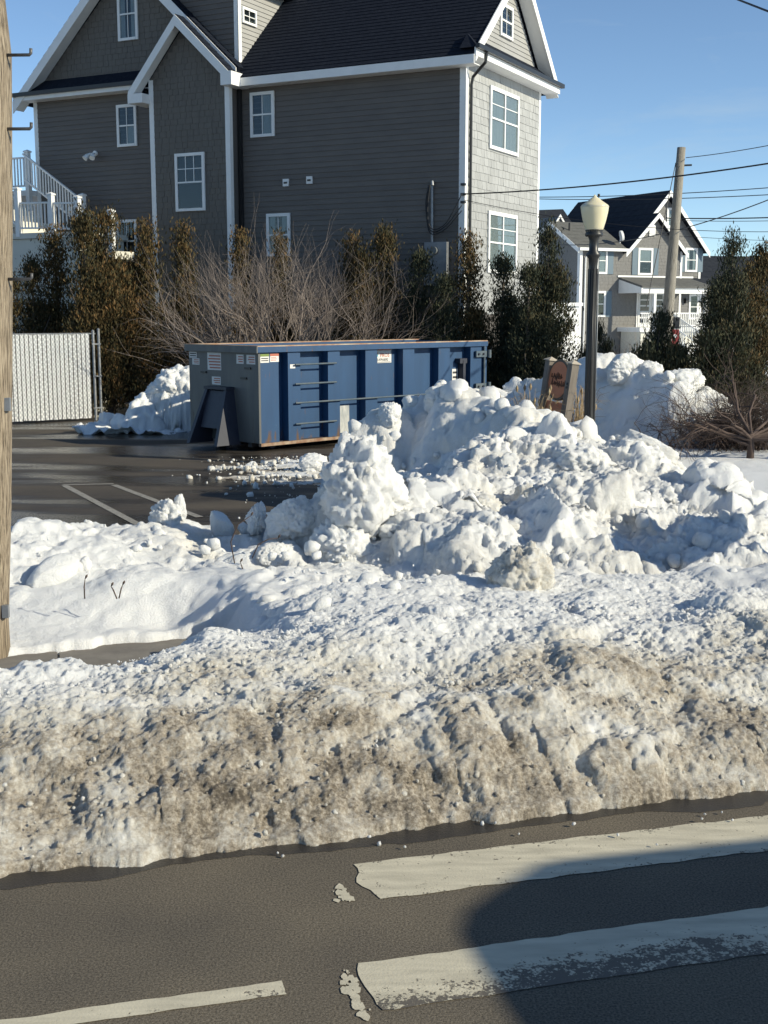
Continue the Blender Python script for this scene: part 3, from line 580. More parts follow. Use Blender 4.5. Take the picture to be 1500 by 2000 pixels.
# ---------------------------------------------------------------- the big taupe house
HF = Frame((2.1, 33.0), R(-27.3))
house = empty('shingled_house', tuple(HF.o), HF.th)
tag(house, 'large taupe three-storey house with white trim and dark gabled roofs behind the dumpster', 'house')
def F_(y0): return lambda u, w, z: (u, y0 - w, z)     # a wall facing the street
def S_(x0): return lambda u, w, z: (x0 + w, u, z)     # a wall facing right
def wbox(mb, fr, u0, u1, w0, w1, z0, z1):
    return mb.hexa([fr(u0, w1, z0), fr(u1, w1, z0), fr(u1, w0, z0), fr(u0, w0, z0), fr(u0, w1, z1), fr(u1, w1, z1), fr(u1, w0, z1), fr(u0, w0, z1)])
def window(parent, fr, u0, u1, z0, z1, cols=2, rows=2, mid=True, curtain='none', trim=.085, mull=False, grid_top=False, white=WHITE, w=0.02, lower_curtain=0):
    t = trim; m = MB()
    wbox(m, fr, u0, u0 + t, w, w + .05, z0, z1); wbox(m, fr, u1 - t, u1, w, w + .05, z0, z1)
    wbox(m, fr, u0 + t, u1 - t, w, w + .05, z1 - t, z1); wbox(m, fr, u0 + t, u1 - t, w, w + .06, z0, z0 + t * .9)
    win = m.build('window', white, parent)
    wbox(MB(), fr, u0 + t * .5, u1 - t * .5, w + .002, w + .006, z0 + t * .5, z1 - t * .5).build('interior', DARKROOM, win)
    halves = [(u0 + t, u1 - t)] if not mull else [(u0 + t, (u0 + u1) / 2 - .03), ((u0 + u1) / 2 + .03, u1 - t)]
    b = MB(); any_bar = False
    if mull: wbox(b, fr, (u0 + u1) / 2 - .03, (u0 + u1) / 2 + .03, w + .006, w + .048, z0 + t * .9, z1 - t); any_bar = True
    for a, c in halves:
        zi0, zi1 = z0 + t * .9, z1 - t; zm = (zi0 + zi1) / 2
        if curtain != 'none':
            cm = MB(); k = 14
            spans = {'sides': [(a, a + (c - a) * .32), (c - (c - a) * .3, c)], 'full': [(a, c)], 'right': [(c - (c - a) * .5, c)]}[curtain]
            zl = zm if lower_curtain == 1 else zi0; zt = zm if lower_curtain == 2 else zi1
            for p, q in spans:
                pts = [(p + (q - p) * i / k, .011 + .003 * math.sin(i * 2.1)) for i in range(k + 1)]
                for i in range(k): cm.add([fr(pts[i][0], w + pts[i][1], zl), fr(pts[i + 1][0], w + pts[i + 1][1], zl), fr(pts[i + 1][0], w + pts[i + 1][1], zt), fr(pts[i][0], w + pts[i][1], zt)], [(0, 1, 2, 3)])
            cm.build('curtain', CURTAIN, win)
        if mid:
            wbox(b, fr, a, c, w + .022, w + .042, zm - .022, zm + .022); any_bar = True
            wbox(MB(), fr, a, c, w + .020, w + .022, zm + .022, zi1).build('pane', GLASS, win)
            wbox(MB(), fr, a, c, w + .016, w + .018, zi0, zm - .022).build('pane', GLASS, win)
        else: wbox(MB(), fr, a, c, w + .018, w + .020, zi0, zi1).build('pane', GLASS, win)
        g0 = zm + .022 if grid_top else zi0
        for i in range(1, cols):
            uu = a + (c - a) * i / cols; wbox(b, fr, uu - .011, uu + .011, w + .0235, w + .031, g0, zi1); any_bar = True
        for j in range(1, rows):
            zz = g0 + (zi1 - g0) * j / rows
            if mid and not grid_top and abs(zz - zm) < .03: continue
            wbox(b, fr, a, c, w + .0235, w + .0305, zz - .011, zz + .011); any_bar = True
    if any_bar: b.build('muntin', white, win)
    return win
EX = 0.142
def board(parent, fr, u0, u1, z, mat, ex=EX, w=.028, end=None, name='siding_board'):
    a = [fr(u0, 0, z), fr(u0, w, z), fr(u0, .005, z + ex + .012), fr(u0, 0, z + ex + .012)]
    b = [fr(u1, 0, z), fr(u1, w, z), fr(u1, .005, z + ex + .012), fr(u1, 0, z + ex + .012)]
    return MB().prism(a, b).build(name, mat, parent)
def shake_course(mb, fr, u0, u1, z, ex, rg, wmin=.11, wmax=.24, each=None):
    u = u0
    while u < u1 - .02:
        q = min(u + rg.uniform(wmin, wmax), u1)
        if u1 - q < .05: q = u1
        d = rg.uniform(0, .012); ww = .017 + rg.uniform(0, .008); g = .004
        a = [fr(u + g, 0, z - d), fr(u + g, ww, z - d), fr(u + g, .006, z + ex + .01), fr(u + g, 0, z + ex + .01)]
        b = [fr(q - g, 0, z - d), fr(q - g, ww, z - d), fr(q - g, .006, z + ex + .01), fr(q - g, 0, z + ex + .01)]
        if each is not None and each((u + q) / 2, z): MB().prism(a, b).build('shingle', SHAKE, house)
        else: mb.prism(a, b)
        u = q
EAVE, DEPTH, RX, LX = 9.32, 5.5, 0.0, -14.6
RY, RZ = 2.85, 11.95                                  # main ridge
SL = (RZ - EAVE) / RY
GX, GZ = -10.75, 12.95                                # cross gable ridge
CORE = mk('house_wrap', (0.09, 0.08, 0.072), rough=0.8)
m = MB().box(LX, RX, 0, DEPTH, 0, EAVE)
m.prism([(RX - .005, 0, EAVE), (RX - .005, DEPTH, EAVE), (RX - .005, RY, RZ - .12)], [(LX + 3, 0, EAVE), (LX + 3, DEPTH, EAVE), (LX + 3, RY, RZ - .12)])
m.prism([(LX, .005, EAVE), (GX, .005, GZ - .14), (-6.9, .005, EAVE)], [(LX, DEPTH, EAVE), (GX, DEPTH, GZ - .14), (-6.9, DEPTH, EAVE)])
wall = m.build('wall', CORE, house)
BX0, BX1, BP = -9.72, -6.98, 0.5                      # the projecting bay
fF, fS, fB = F_(0.0), S_(0.0), F_(-BP)
for i in range(44):                                   # clapboards, one object a course, left and right of the bay
    z = 3.1 + i * EX
    if z > EAVE - .2: break
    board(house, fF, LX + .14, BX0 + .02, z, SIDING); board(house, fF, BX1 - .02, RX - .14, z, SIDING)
# bay: core, shingles, gable
bz = EAVE; bax, baz = -8.5, 10.72
MB().prism([(BX0, -BP, 0), (BX1, -BP, 0), (BX1, -BP, bz), (bax + .12, -BP, baz - .2), (bax - .12, -BP, baz - .2), (BX0, -BP, bz)], [(BX0, .1, 0), (BX1, .1, 0), (BX1, .1, bz), (bax + .12, .1, baz - .2), (bax - .12, .1, baz - .2), (BX0, .1, bz)]).build('bay_wall', CORE, house)
rg = random.Random(5); mb = MB(); mw = MB()
for i in range(48):
    z = 2.9 + i * .165
    if z > baz - .25: break
    a, b = BX0 + .13, BX1 - .13
    if z + .16 > bz: k = (baz - .2 - z - .16) / (baz - .2 - bz); a, b = bax - (bax - BX0) * max(k, 0), bax + (BX1 - bax) * max(k, 0)
    if b - a > .15: shake_course(mb, fB, a, b, z, .165, rg, .16, .30)
for i in range(24):                                   # the street gable above the eave
    z = EAVE + .3 + i * .165
    k = (GZ - .14 - z - .16) / (GZ - .14 - EAVE)
    if k < .03: break
    shake_course(mb, fF, GX + (LX - GX) * k, min(GX + (-6.9 - GX) * k, GX + 4), z, .165, rg, .16, .30)
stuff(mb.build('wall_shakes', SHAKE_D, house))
# right face: shakes, the clearest 300 one by one
rest = MB(); cnt = [0]
WINS = [(1.55, 3.68, 7.08, 8.72), (1.53, 3.68, 3.78, 5.44)]
def pick(u, z):
    if any(a < u < b and c < z + .1 < d for a, b, c, d in WINS): return False
    if 5.3 < z < 9.3 and cnt[0] < 300 : cnt[0] += 1; return True
    return False
for i in range(40):
    z = 9.1 - i * .208
    if z < 2.6: break
    shake_course(rest, fS, .15, DEPTH - .14, z, .208, rg, .16, .34, each=pick)
stuff(rest.build('wall_shakes', SHAKE, house))
for i in range(20):                                   # clapboards in the right gable, colour lightened for the sun
    z = EAVE + .42 + i * .125; k = (RZ - .12 - z - .13) / (RZ - .12 - EAVE)
    if k < .05: break
    board(house, fS, RY - RY * k, RY + (DEPTH - RY) * k, z, GABLE, ex=.125)
# white corner boards
for args in ((fF, LX, LX + .15), (fF, RX - .15, RX + .024), (fS, -.024, .15), (fS, DEPTH - .14, DEPTH + .02), (fB, BX0 - .0, BX0 + .13), (fB, BX1 - .13, BX1)):
    wbox(MB(), args[0], args[1], args[2], .0, .026, 0.4, EAVE - .02).build('corner_board', WHITE, house)
for x, sg in ((BX0, -1), (BX1, 1)): MB().box(min(x, x + sg * .026), max(x, x + sg * .026), -BP - .026, -BP + .12, .4, EAVE).build('corner_board', WHITE, house)
MB().box(BX1 + .035, BX1 + .12, -.14, -.03, .4, EAVE - .05).build('downspout', BLACK, house)
# roofs, in stepped courses of shingles
def slope(name, p0, p1, q1, q0, n, parent=house, mat=ROOF, lap=.018, thick=.10):
    p0, p1, q0, q1 = map(Vector, (p0, p1, q0, q1)); nrm = (p1 - p0).cross(q0 - p0).normalized()
    if nrm.z < 0: nrm = -nrm
    mb = MB(); mb.prism([p0, p1, q1, q0], [v - nrm * thick for v in (p0, p1, q1, q0)])
    for i in range(n):
        a, b = i / n, min((i + 1.1) / n, 1); A, B, C_, D = p0.lerp(q0, a), p1.lerp(q1, a), p1.lerp(q1, b), p0.lerp(q0, b)
        mb.prism([A + nrm * .001, B + nrm * .001, C_ + nrm * .001, D + nrm * .001], [A + nrm * lap, B + nrm * lap, C_ + nrm * .003, D + nrm * .003])
    return mb.build(name, mat, parent)
OV = 0.42
ez = EAVE - OV * SL + .22
slope('roof', (-7.35, -OV, ez), (.42, -OV, ez), (.42, RY, RZ + .2), (-9.5, RY, RZ + .2), 26)
slope('roof', (LX, DEPTH + OV, ez), (.42, DEPTH + OV, ez), (.42, RY, RZ + .2), (LX, RY, RZ + .2), 2)
gs = (GZ - EAVE) / (GX - LX); gz = EAVE - OV * gs + .2; gy = -.45
slope('roof', (LX - OV, gy, gz), (LX - OV, DEPTH, gz), (GX, DEPTH, GZ + .2), (GX, gy, GZ + .2), 20)
slope('roof', (-6.75, gy + .1, EAVE + .12), (-6.75, DEPTH, EAVE + .12), (GX, DEPTH, GZ + .2), (GX, gy, GZ + .2), 20)
bs_ = (baz - bz) / (bax - BX0)
slope('roof', (BX0 - .5, -BP - .35, bz - .5 * bs_ + .25), (BX0 - .5, 1.6, bz - .5 * bs_ + .25), (bax, 1.6, baz + .22), (bax, -BP - .35, baz + .22), 8)
slope('roof', (BX1 + .30, -BP - .35, bz - .3 * bs_ + .25), (BX1 + .30, 1.6, bz - .3 * bs_ + .25), (bax, 1.6, baz + .22), (bax, -BP - .35, baz + .22), 8)
# fascia, rakes, soffits
MB().box(BX1 + .3, .42, -OV - .03, -OV, ez - .24, ez - .02).build('fascia', WHITE, house)
MB().box(LX - OV, BX0 - .42, -OV - .03, -OV, EAVE - .2, EAVE - .04).build('fascia', WHITE, house)
MB().box(BX1 + .2, .4, -OV, -.02, ez - .24, ez - .22).build('soffit', WHITE, house)
MB().box(LX - OV + .03, BX0 - .1, -OV, -.02, EAVE - .2, EAVE - .18).build('soffit', WHITE, house)
def rake(p, q, h, t=.03, axis='y', name='rake_board', mat=WHITE):  # a board hung under a roof edge from p up to q
    p, q = Vector(p), Vector(q); d = Vector((0, t, 0)) if axis == 'y' else Vector((t, 0, 0)); dn = Vector((0, 0, -h))
    return MB().prism([p, q, q + dn, p + dn], [p + d, q + d, q + dn + d, p + dn + d]).build(name, mat, house)
rake((LX - OV, gy - .03, gz - .02), (GX, gy - .03, GZ + .18), .34); rake((-6.75, gy - .03, EAVE + .10), (GX, gy - .03, GZ + .18), .34)
rake((LX - OV, gy + .0, gz - .2), (GX, gy + .0, GZ + .0), .05, t=.44, name='soffit'); rake((-6.75, gy + .1, EAVE - .08), (GX, gy + .1, GZ - .0), .05, t=.34, name='soffit')
yb = -BP - .38
rake((BX0 - .5, yb, bz - .5 * bs_ + .23), (bax, yb, baz + .2), .30); rake((BX1 + .30, yb, bz - .3 * bs_ + .23), (bax, yb, baz + .2), .30)
rake((BX0 - .5, yb + .03, bz - .5 * bs_ + .06), (bax, yb + .03, baz + .03), .04, t=.34, name='soffit'); rake((BX1 + .30, yb + .03, bz - .3 * bs_ + .06), (bax, yb + .03, baz + .03), .04, t=.34, name='soffit')
MB().box(BX0 - .52, BX0 + .0, yb + .002, 0, bz - .5 * bs_ - .10, bz - .5 * bs_ + .16).build('eave_return', WHITE, house)
MB().box(BX1 - .02, BX1 + .34, yb + .002, 0, bz - .42, bz - .06).build('eave_return', WHITE, house)
rake((.42, -OV + .02, ez + .10), (.42, RY, RZ + .2), .30, axis='x'); rake((.42, DEPTH + OV - .1, ez + .22), (.42, RY, RZ + .2), .28, axis='x')
rake((.05, -OV + .02, ez - .08), (.05, RY, RZ + .03), .04, t=.37, axis='x', name='soffit'); rake((.05, DEPTH + OV, ez - .12), (.05, RY, RZ + .03), .04, t=.37, axis='x', name='soffit')
# pent roofs at the gable feet with gutters
def pent(a0, a1, fr, out, z0, z1, name='pent_roof', m0=.5, m1=.5):
    MB().prism([fr(a0, out, z0), fr(a0, out, z0 - .05), fr(a0, .0, z0 - .05), fr(a0 + m0, .0, z1)], [fr(a1, out, z0), fr(a1, out, z0 - .05), fr(a1, .0, z0 - .05), fr(a1 - m1, .0, z1)]).build(name, ROOF, house)
pent(LX - OV, BX0 - .4, fF, OV, EAVE - .02, EAVE + .42, m1=0); pent(-OV, DEPTH + OV, fS, .46, EAVE + .04, EAVE + .44)
wbox(MB(), fF, LX - OV - .05, BX0 - .5, OV + .03, OV + .13, EAVE - .08, EAVE + .03).build('gutter', BLACK, house)
wbox(MB(), fS, -OV - .05, DEPTH + OV + .1, .47, .58, EAVE - .05, EAVE + .06).build('gutter', BLACK, house)
wbox(MB(), fS, -OV, DEPTH + OV, .42, .466, EAVE - .22, EAVE - .02).build('fascia', WHITE, house)
wbox(MB(), fS, -OV, DEPTH + OV, .02, .42, EAVE - .22, EAVE - .2).build('soffit', WHITE, house)
MB().tube([(.52, .15, EAVE - .05), (.5, .12, EAVE - .3), (.12, .2, EAVE - .62), (.08, .2, EAVE - .8), (.08, .2, .4)], .042, 8).build('downspout', BLACK, house)
MB().tube([(BX0 - .5, -OV - .06, EAVE - .1), (BX0 - .4, -OV + .05, EAVE - .22), (BX0 - .06, -.12, EAVE - .36), (BX0 - .06, -.1, EAVE - .7)], .04, 8).build('downspout', BLACK, house)
# the dormer rising right of the street gable
DX, DY = -7.0, 0.05
fD = F_(DY); fDS = S_(DX)
MB().prism([(-9.0, DY, 9.6), (DX, DY, 9.6), (DX, DY, 12.6), (-9.0, DY, 12.6)], [(-9.0, 3.2, 9.6), (DX, 3.2, 9.6), (DX, 3.2, 12.6), (-9.0, 3.2, 12.6)]).build('dormer_wall', CORE, house)
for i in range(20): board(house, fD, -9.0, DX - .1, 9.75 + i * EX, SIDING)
for i in range(18):
    z = 9.75 + i * .125; y1 = min(max((z - EAVE - .1) / SL, .2), 2.9)
    board(house, fDS, .16, y1 + .12, z, GABLE, ex=.125)
wbox(MB(), fD, DX - .12, DX + .026, 0, .028, 9.6, 12.4).build('corner_board', WHITE, house)
wbox(MB(), fDS, DY - .028, DY + .13, 0, .028, 9.6, 12.4).build('corner_board', WHITE, house)
window(house, fDS, .20, .92, 10.76, 11.2, 2, 2, mid=False, trim=.07)
MB().box(-9.2, DX + .45, -.35, 3.4, 12.05, 12.2).build('roof', ROOF, house)
MB().box(DX + .42, DX + .46, -.36, 3.0, 11.84, 12.1).build('fascia', WHITE, house)
# the end of the rear roof that shows beyond the street gable
o = slope('roof', (LX - .9, 2.2, 10.95), (LX - .9, 5.0, 10.95), (LX + 1.8, 5.0, 12.4), (LX + 1.8, 2.2, 12.4), 8)
MB().box(LX - .8, LX + 1.2, 2.25, 4.6, 10.6, 10.84).build('soffit', WHITE, house)
# windows of the street face, the bay and the right face
def wpx(fr, get, a, b, **k):
    (u0, z1), (u1, z0) = get(*a), get(*b); return window(house, fr, u0, u1, z0, z1, **k)
wpx(fF, HF.front, (490, 182), (538, 266), curtain='right', lower_curtain=0)
wpx(fF, HF.front, (229, 206), (270, 285), curtain='right', lower_curtain=2)
wpx(fF, HF.front, (229, 430), (271, 512), curtain='none')
wpx(fF, HF.front, (522, 418), (569, 500), curtain='sides')
wpx(fF, HF.front, (230, -22), (272, 77), curtain='sides')
gb = lambda px, py: HF.front(px, py, -BP)
wpx(fB, gb, (343, 301), (403, 411), cols=3, rows=2, grid_top=True, curtain='none')
for (a, b, c, d) in WINS: window(house, fS, a, b, c, d, cols=1, rows=2, mull=True, curtain='full', trim=.1, grid_top=True)
window(house, fS, 2.2, 3.1, 10.12, 10.98, 2, 2, curtain='none', trim=.08)
# meter box, conduit, vents, flood light
bx, bz_ = HF.front(835, 474); bx2, bz2 = HF.front(878, 520)
wbox(MB(), fF, bx, bx2, .02, .2, bz2 - .5, bz_).build('meter_box', GALV, house)
mt = MB(); c = HF.front(855, 490); mt.tube([(c[0], -.19, c[1]), (c[0], -.30, c[1])], .10, 16); mt.build('meter', mk('meter_glass', (0.15, 0.16, 0.16), rough=.2), house)
a = HF.front(846, 474); b = HF.front(846, 356)
MB().tube([(a[0], -.07, a[1]), (b[0], -.07, b[1] - .08), (b[0], -.09, b[1]), (b[0] + .05, -.16, b[1]), (b[0] + .07, -.18, b[1] - .1)], .035, 8).build('conduit', GALV, house)
for px, py in ((560, 357), (606, 352)):
    c = HF.front(px, py); v = wbox(MB(), fF, c[0] - .09, c[0] + .09, .015, .07, c[1] - .1, c[1] + .1).build('vent_cover', WHITE, house)
    wbox(MB(), fF, c[0] - .055, c[0] + .055, .071, .08, c[1] - .03, c[1] + .02).build('vent_slot', BLACK, v)
c = HF.front(188, 300); m = MB(); m.tube([(c[0], -.02, c[1]), (c[0], -.08, c[1])], .08, 12)
for s_ in (-.12, .1): m.tube([(c[0], -.08, c[1]), (c[0] + s_ * .6, -.2, c[1] - .02), (c[0] + s_, -.28, c[1] - .1), (c[0] + s_ * 1.3, -.36, c[1] - .18)], [.02, .03, .075, .085], 10)
m.build('flood_light', WHITE, house)

# ---------------------------------------------------------------- entry stairs and decks left of the house
stair = empty('entry_staircase', tuple(HF.o), HF.th)
tag(stair, 'white railed outdoor staircase and landing at the left end of the taupe house', 'staircase')
YS = -2.2
def post(x, y, z0, z1, w=.14):
    p = MB().box(x - w / 2, x + w / 2, y - w / 2, y + w / 2, z0, z1).build('post', WHITE, stair)
    MB().add([(x - w * .68, y - w * .68, z1), (x + w * .68, y - w * .68, z1), (x + w * .68, y + w * .68, z1), (x - w * .68, y + w * .68, z1), (x - w * .68, y - w * .68, z1 + .04), (x + w * .68, y - w * .68, z1 + .04), (x + w * .68, y + w * .68, z1 + .04), (x - w * .68, y + w * .68, z1 + .04), (x, y, z1 + .09)],
             [(3, 2, 1, 0), (0, 1, 5, 4), (1, 2, 6, 5), (2, 3, 7, 6), (3, 0, 4, 7), (4, 5, 8), (5, 6, 8), (6, 7, 8), (7, 4, 8)]).build('cap', WHITE, p)
def railing(p, q, h=.82, gap=.125, lo=.1):
    p, q = Vector(p), Vector(q); n = max(2, int((q - p).length / gap))
    MB().bar(p + Vector((0, 0, h)), q + Vector((0, 0, h)), .07, .05).build('rail', WHITE, stair); MB().bar(p + Vector((0, 0, lo)), q + Vector((0, 0, lo)), .06, .05).build('rail', WHITE, stair)
    me = None
    for i in range(1, n):
        c = p.lerp(q, i / n)
        if me is None: b = MB().box(-.018, .018, -.018, .018, lo, h).build('baluster', WHITE, stair); me = b; b.location = c
        else: share(me, stair, c, name='baluster')
xa, xb, xc, xd = -13.36, -12.08, -11.1, -9.9; zl = 5.0
MB().box(xa - .5, xb + .1, YS - .05, YS + 2.1, zl - .16, zl).build('landing', CREAM, stair)
MB().box(xb + .1, xc + .1, YS - .05, YS + 2.1, zl - .165, zl - .01).build('landing', CREAM, stair)
MB().box(xa - .38, xc, YS + .02, YS + 2.0, 0, zl - .17).build('base_wall', CREAM, stair)
post(xa, YS, zl - .1, 6.25); post(xb, YS, zl - .15, 6.05); post(xc, YS, zl - .2, 5.92); post(xd, YS, 4.2, 5.5)
railing((xa, YS, zl + .05), (xb, YS, zl + .02)); railing((xb, YS, zl), (xc, YS, zl - .03)); railing((xc, YS, 4.75), (xd, YS, 4.45), h=.8)
MB().box(xc, xd + .1, YS - .04, YS + 2.0, 4.2, 4.42).build('landing', CREAM, stair)
railing((xa, YS, zl + .1), (xa - 1.6, YS, zl + 1.15), h=.85)
post(xb - .12, YS + 1.5, zl, 6.15); railing((xb - .12, YS + 1.5, zl + .15), (xb - 2.4, YS + 1.5, zl + 1.65), h=.85)
for i in range(9): MB().box(xa - .2 - i * .28, xa + .1 - i * .28, YS + .05, YS + 1.5, zl + i * .19, zl + .19 + i * .19).build('tread', CREAM, stair)
railing((LX - .0, -.3, 6.5), (LX - 2.4, -.3, 6.5), h=.95); MB().box(LX - 3, LX - .02, -.35, 3.5, 6.3, 6.46).build('upper_deck', WHITE, stair); post(LX - .08, -.3, 4.0, 7.6)
MB().box(LX - 2.9, LX - 2.7, -.3, 3, 0, 6.3).build('post', WHITE, stair)
# ---------------------------------------------------------------- the roll-off dumpster
BF = Frame((-2.40, 24.0), R(45)); BL, BW, BH = 6.75, 2.25, 2.06
BLUE, _nt, _bs, _N, _L = _new('worn_blue_paint')
def worn_paint(nt, bs, N, L, base, dark, rust, bare):
    tc = N.new('ShaderNodeTexCoord')
    a = N.new('ShaderNodeTexNoise'); a.inputs['Scale'].default_value = 1.6; a.inputs['Detail'].default_value = 7
    b = N.new('ShaderNodeTexNoise'); b.inputs['Scale'].default_value = 5.5; b.inputs['Detail'].default_value = 9; b.inputs['Roughness'].default_value = .75
    mp = N.new('ShaderNodeMapping'); mp.inputs['Scale'].default_value = (3, 3, .6); L.new(tc.outputs['Object'], mp.inputs[0])
    L.new(mp.outputs[0], a.inputs['Vector']); L.new(tc.outputs['Object'], b.inputs['Vector'])
    r1 = N.new('ShaderNodeValToRGB'); r1.color_ramp.elements[0].position = .3; r1.color_ramp.elements[1].position = .7; r1.color_ramp.elements[0].color = (*dark, 1); r1.color_ramp.elements[1].color = (*base, 1); L.new(a.outputs['Fac'], r1.inputs['Fac'])
    r2 = N.new('ShaderNodeValToRGB'); e = r2.color_ramp.elements; e[0].position = .66; e[1].position = .70; e[0].color = (0, 0, 0, 1); e[1].color = (1, 1, 1, 1); L.new(b.outputs['Fac'], r2.inputs['Fac'])
    mx = N.new('ShaderNodeMix'); mx.data_type = 'RGBA'; L.new(r2.outputs['Color'], mx.inputs['Factor']); L.new(r1.outputs['Color'], mx.inputs[6]); mx.inputs[7].default_value = (*bare, 1)
    c = N.new('ShaderNodeTexNoise'); c.inputs['Scale'].default_value = 3; c.inputs['Detail'].default_value = 8; L.new(mp.outputs[0], c.inputs['Vector'])
    sp = N.new('ShaderNodeSeparateXYZ'); L.new(tc.outputs['Object'], sp.inputs[0])
    mr = N.new('ShaderNodeMapRange'); mr.inputs['From Min'].default_value = .10; mr.inputs['From Max'].default_value = .5; mr.inputs['To Min'].default_value = .18; mr.inputs['To Max'].default_value = 0; L.new(sp.outputs['Z'], mr.inputs['Value'])
    ad = N.new('ShaderNodeMath'); ad.operation = 'ADD'; L.new(c.outputs['Fac'], ad.inputs[0]); L.new(mr.outputs[0], ad.inputs[1])
    r3 = N.new('ShaderNodeValToRGB'); e = r3.color_ramp.elements; e[0].position = .66; e[1].position = .78; L.new(ad.outputs[0], r3.inputs['Fac'])
    m2 = N.new('ShaderNodeMix'); m2.data_type = 'RGBA'; L.new(r3.outputs['Color'], m2.inputs['Factor']); L.new(mx.outputs[2], m2.inputs[6]); m2.inputs[7].default_value = (*rust, 1)
    L.new(m2.outputs[2], bs.inputs['Base Color']); bs.inputs['Roughness'].default_value = .5
worn_paint(_nt, _bs, _N, _L, (0.016, 0.062, 0.148), (0.013, 0.050, 0.120), (0.10, 0.055, 0.03), (0.13, 0.19, 0.26))
GREYB, _nt, _bs, _N, _L = _new('grey_end_paint')  # end wall and end rim coloured grey, not blue
worn_paint(_nt, _bs, _N, _L, (0.13, 0.13, 0.12), (0.085, 0.088, 0.09), (0.09, 0.07, 0.05), (0.15, 0.14, 0.12))
DARKB = mk('dark_blue_steel', (0.018, 0.022, 0.038), (0.03, 0.034, 0.05), 3, .55)
RUST = mk('rusty_steel', (0.20, 0.10, 0.055), (0.36, 0.28, 0.2), 5, .8, bump=.3, bscale=50, stretch=(1, 1, 1))
RIM = mk('rim_top', (0.30, 0.13, 0.06), (0.46, 0.38, 0.28), 2.4, .8, bump=.3, bscale=50)
STEEL = mk('bracket_steel', (0.05, 0.085, 0.12), (0.10, 0.12, 0.13), 6, .55)
BARE = mk('scraped_panel', (0.52, 0.52, 0.48), (0.25, 0.27, 0.28), 4, .7, stretch=(2, 2, .6))
bin_ = empty('roll_off_dumpster', tuple(BF.o), BF.th)
tag(bin_, 'long blue roll-off dumpster with ribbed side and rusty rim on the parking lot', 'dumpster')
RD = .19                                              # depth of the side ribs
tb = lambda px, py=770: BF.front(px, py)[0]
bz0, bz1 = .16, BH - .13
m = MB()                                              # shell: sides, ends, floor
m.box(.0, BL - .1, RD, RD + .04, bz0, bz1); m.box(.0, BL - .1, BW - RD - .04, BW - RD, bz0, bz1)
m.box(.0, BL - .1, RD + .04, BW - RD - .04, bz0, bz0 + .05)
m.build('body', BLUE, bin_)
MB().box(-.05, -.001, 0, BW, bz0, bz1).build('end_wall', GREYB, bin_)
MB().box(0, tb(545), .012, RD - .002, bz0, bz1 - .002).build('corner_panel', BLUE, bin_)
for a, b in ((563, 587), (641, 664), (714, 737), (787, 809), (856, 878)):
    MB().box(tb(a), tb(b), 0, RD - .002, bz0 + .002, bz1 - .002).build('rib', BLUE, bin_)
    MB().box(tb(a), tb(b), BW - RD + .002, BW, bz0 + .002, bz1 - .002).build('rib', BLUE, bin_)
MB().box(BL - .55, BL - .12, 0.0, RD - .002, bz0 + .002, bz1).build('end_post', BLUE, bin_)
MB().box(BL - .09, BL, -.02, BW + .02, bz0, bz1 + .1).build('tailgate', BLUE, bin_)
# rim: blue channel with a rust-worn top plate
for y0, y1 in ((-.05, .10), (BW - .10, BW + .05)):
    MB().box(-.1, BL, y0, y1, bz1, BH - .02).build('rim', BLUE, bin_)
    MB().box(-.1, BL - .0, y0 + .004, y1 + .05, BH - .0199, BH).build('rim_plate', RIM, bin_)
MB().box(-.12, .04, .101, BW - .101, bz1, BH - .02).build('rim', GREYB, bin_); MB().box(-.125, -.101, -.05, BW + .05, bz1 - .01, BH - .01).build('rim', GREYB, bin_)
MB().box(-.1, .05, .152, BW - .09, BH - .0195, BH + .001).build('rim_plate', RIM, bin_)
# floor rail and skids
MB().box(-.03, BL - .05, -.03, .05, .10, .158).build('floor_rail', RUST, bin_)
for y in (.55, BW - .65): MB().box(.2, BL - .1, y, y + .12, .03, .15).build('skid', DARKB, bin_)
for x in (.5, BL - .7):
    for y in (.35, BW - .35): MB().tube([(x, y - .09, .085), (x, y + .09, .085)], .085, 14).build('roller', DARKB, bin_)
MB().box(.1, BL - .2, .12, .2, .07, .16).build('side_beam', DARKB, bin_)
# ladder rungs, the long rod
ra, rb = tb(574), tb(654)
for py in (712, 750, 828):
    z = BF.front(575, py)[1]; r_ = MB().tube([(ra, -.05, z), (rb, -.05, z)], .018, 8).build('rung', STEEL, bin_)
    for x in (ra + .1, rb - .1): MB().box(x - .015, x + .015, -.05, .01, z - .012, z + .012).build('bracket', STEEL, r_)
z = BF.front(575, 787)[1]; MB().tube([(ra, -.05, z), (tb(830), -.05, z)], .018, 8).build('latch_rod', STEEL, bin_)
# scraped pale panel, hinges, latch
MB().box(tb(664) + .015, tb(697) - .05, RD - .006, RD + .001, bz0 + .04, BF.front(680, 792)[1]).build('scraped_panel', BARE, bin_)
for py in (691, 754):
    z = BF.front(940, py)[1]; h = MB().box(BL - .42, BL + .06, -.07, -.021, z - .07, z + .07).build('hinge', STEEL, bin_)
    MB().tube([(BL + .0, -.1, z - .09), (BL + .0, -.1, z + .09)], .045, 10).build('hinge_pin', STEEL, h)
    for q in (-.34, -.18): MB().tube([(BL + q, -.07, z), (BL + q, -.10, z)], .025, 8).build('bolt', DARKB, h)
MB().tube([(BL - .12, -.05, bz0), (BL - .12, -.05, bz1)], .025, 8).build('hinge_rod', STEEL, bin_)
lx = tb(908); l = MB().box(lx - .04, lx + .04, .02, RD, .75, 1.62).build('latch_bar', DARKB, bin_)
MB().box(lx - .14, lx + .1, .03, RD, 1.55, 1.66).build('latch_hook', DARKB, l); MB().box(lx - .14, lx + .1, .03, RD, .74, .86).build('latch_hook', DARKB, l)
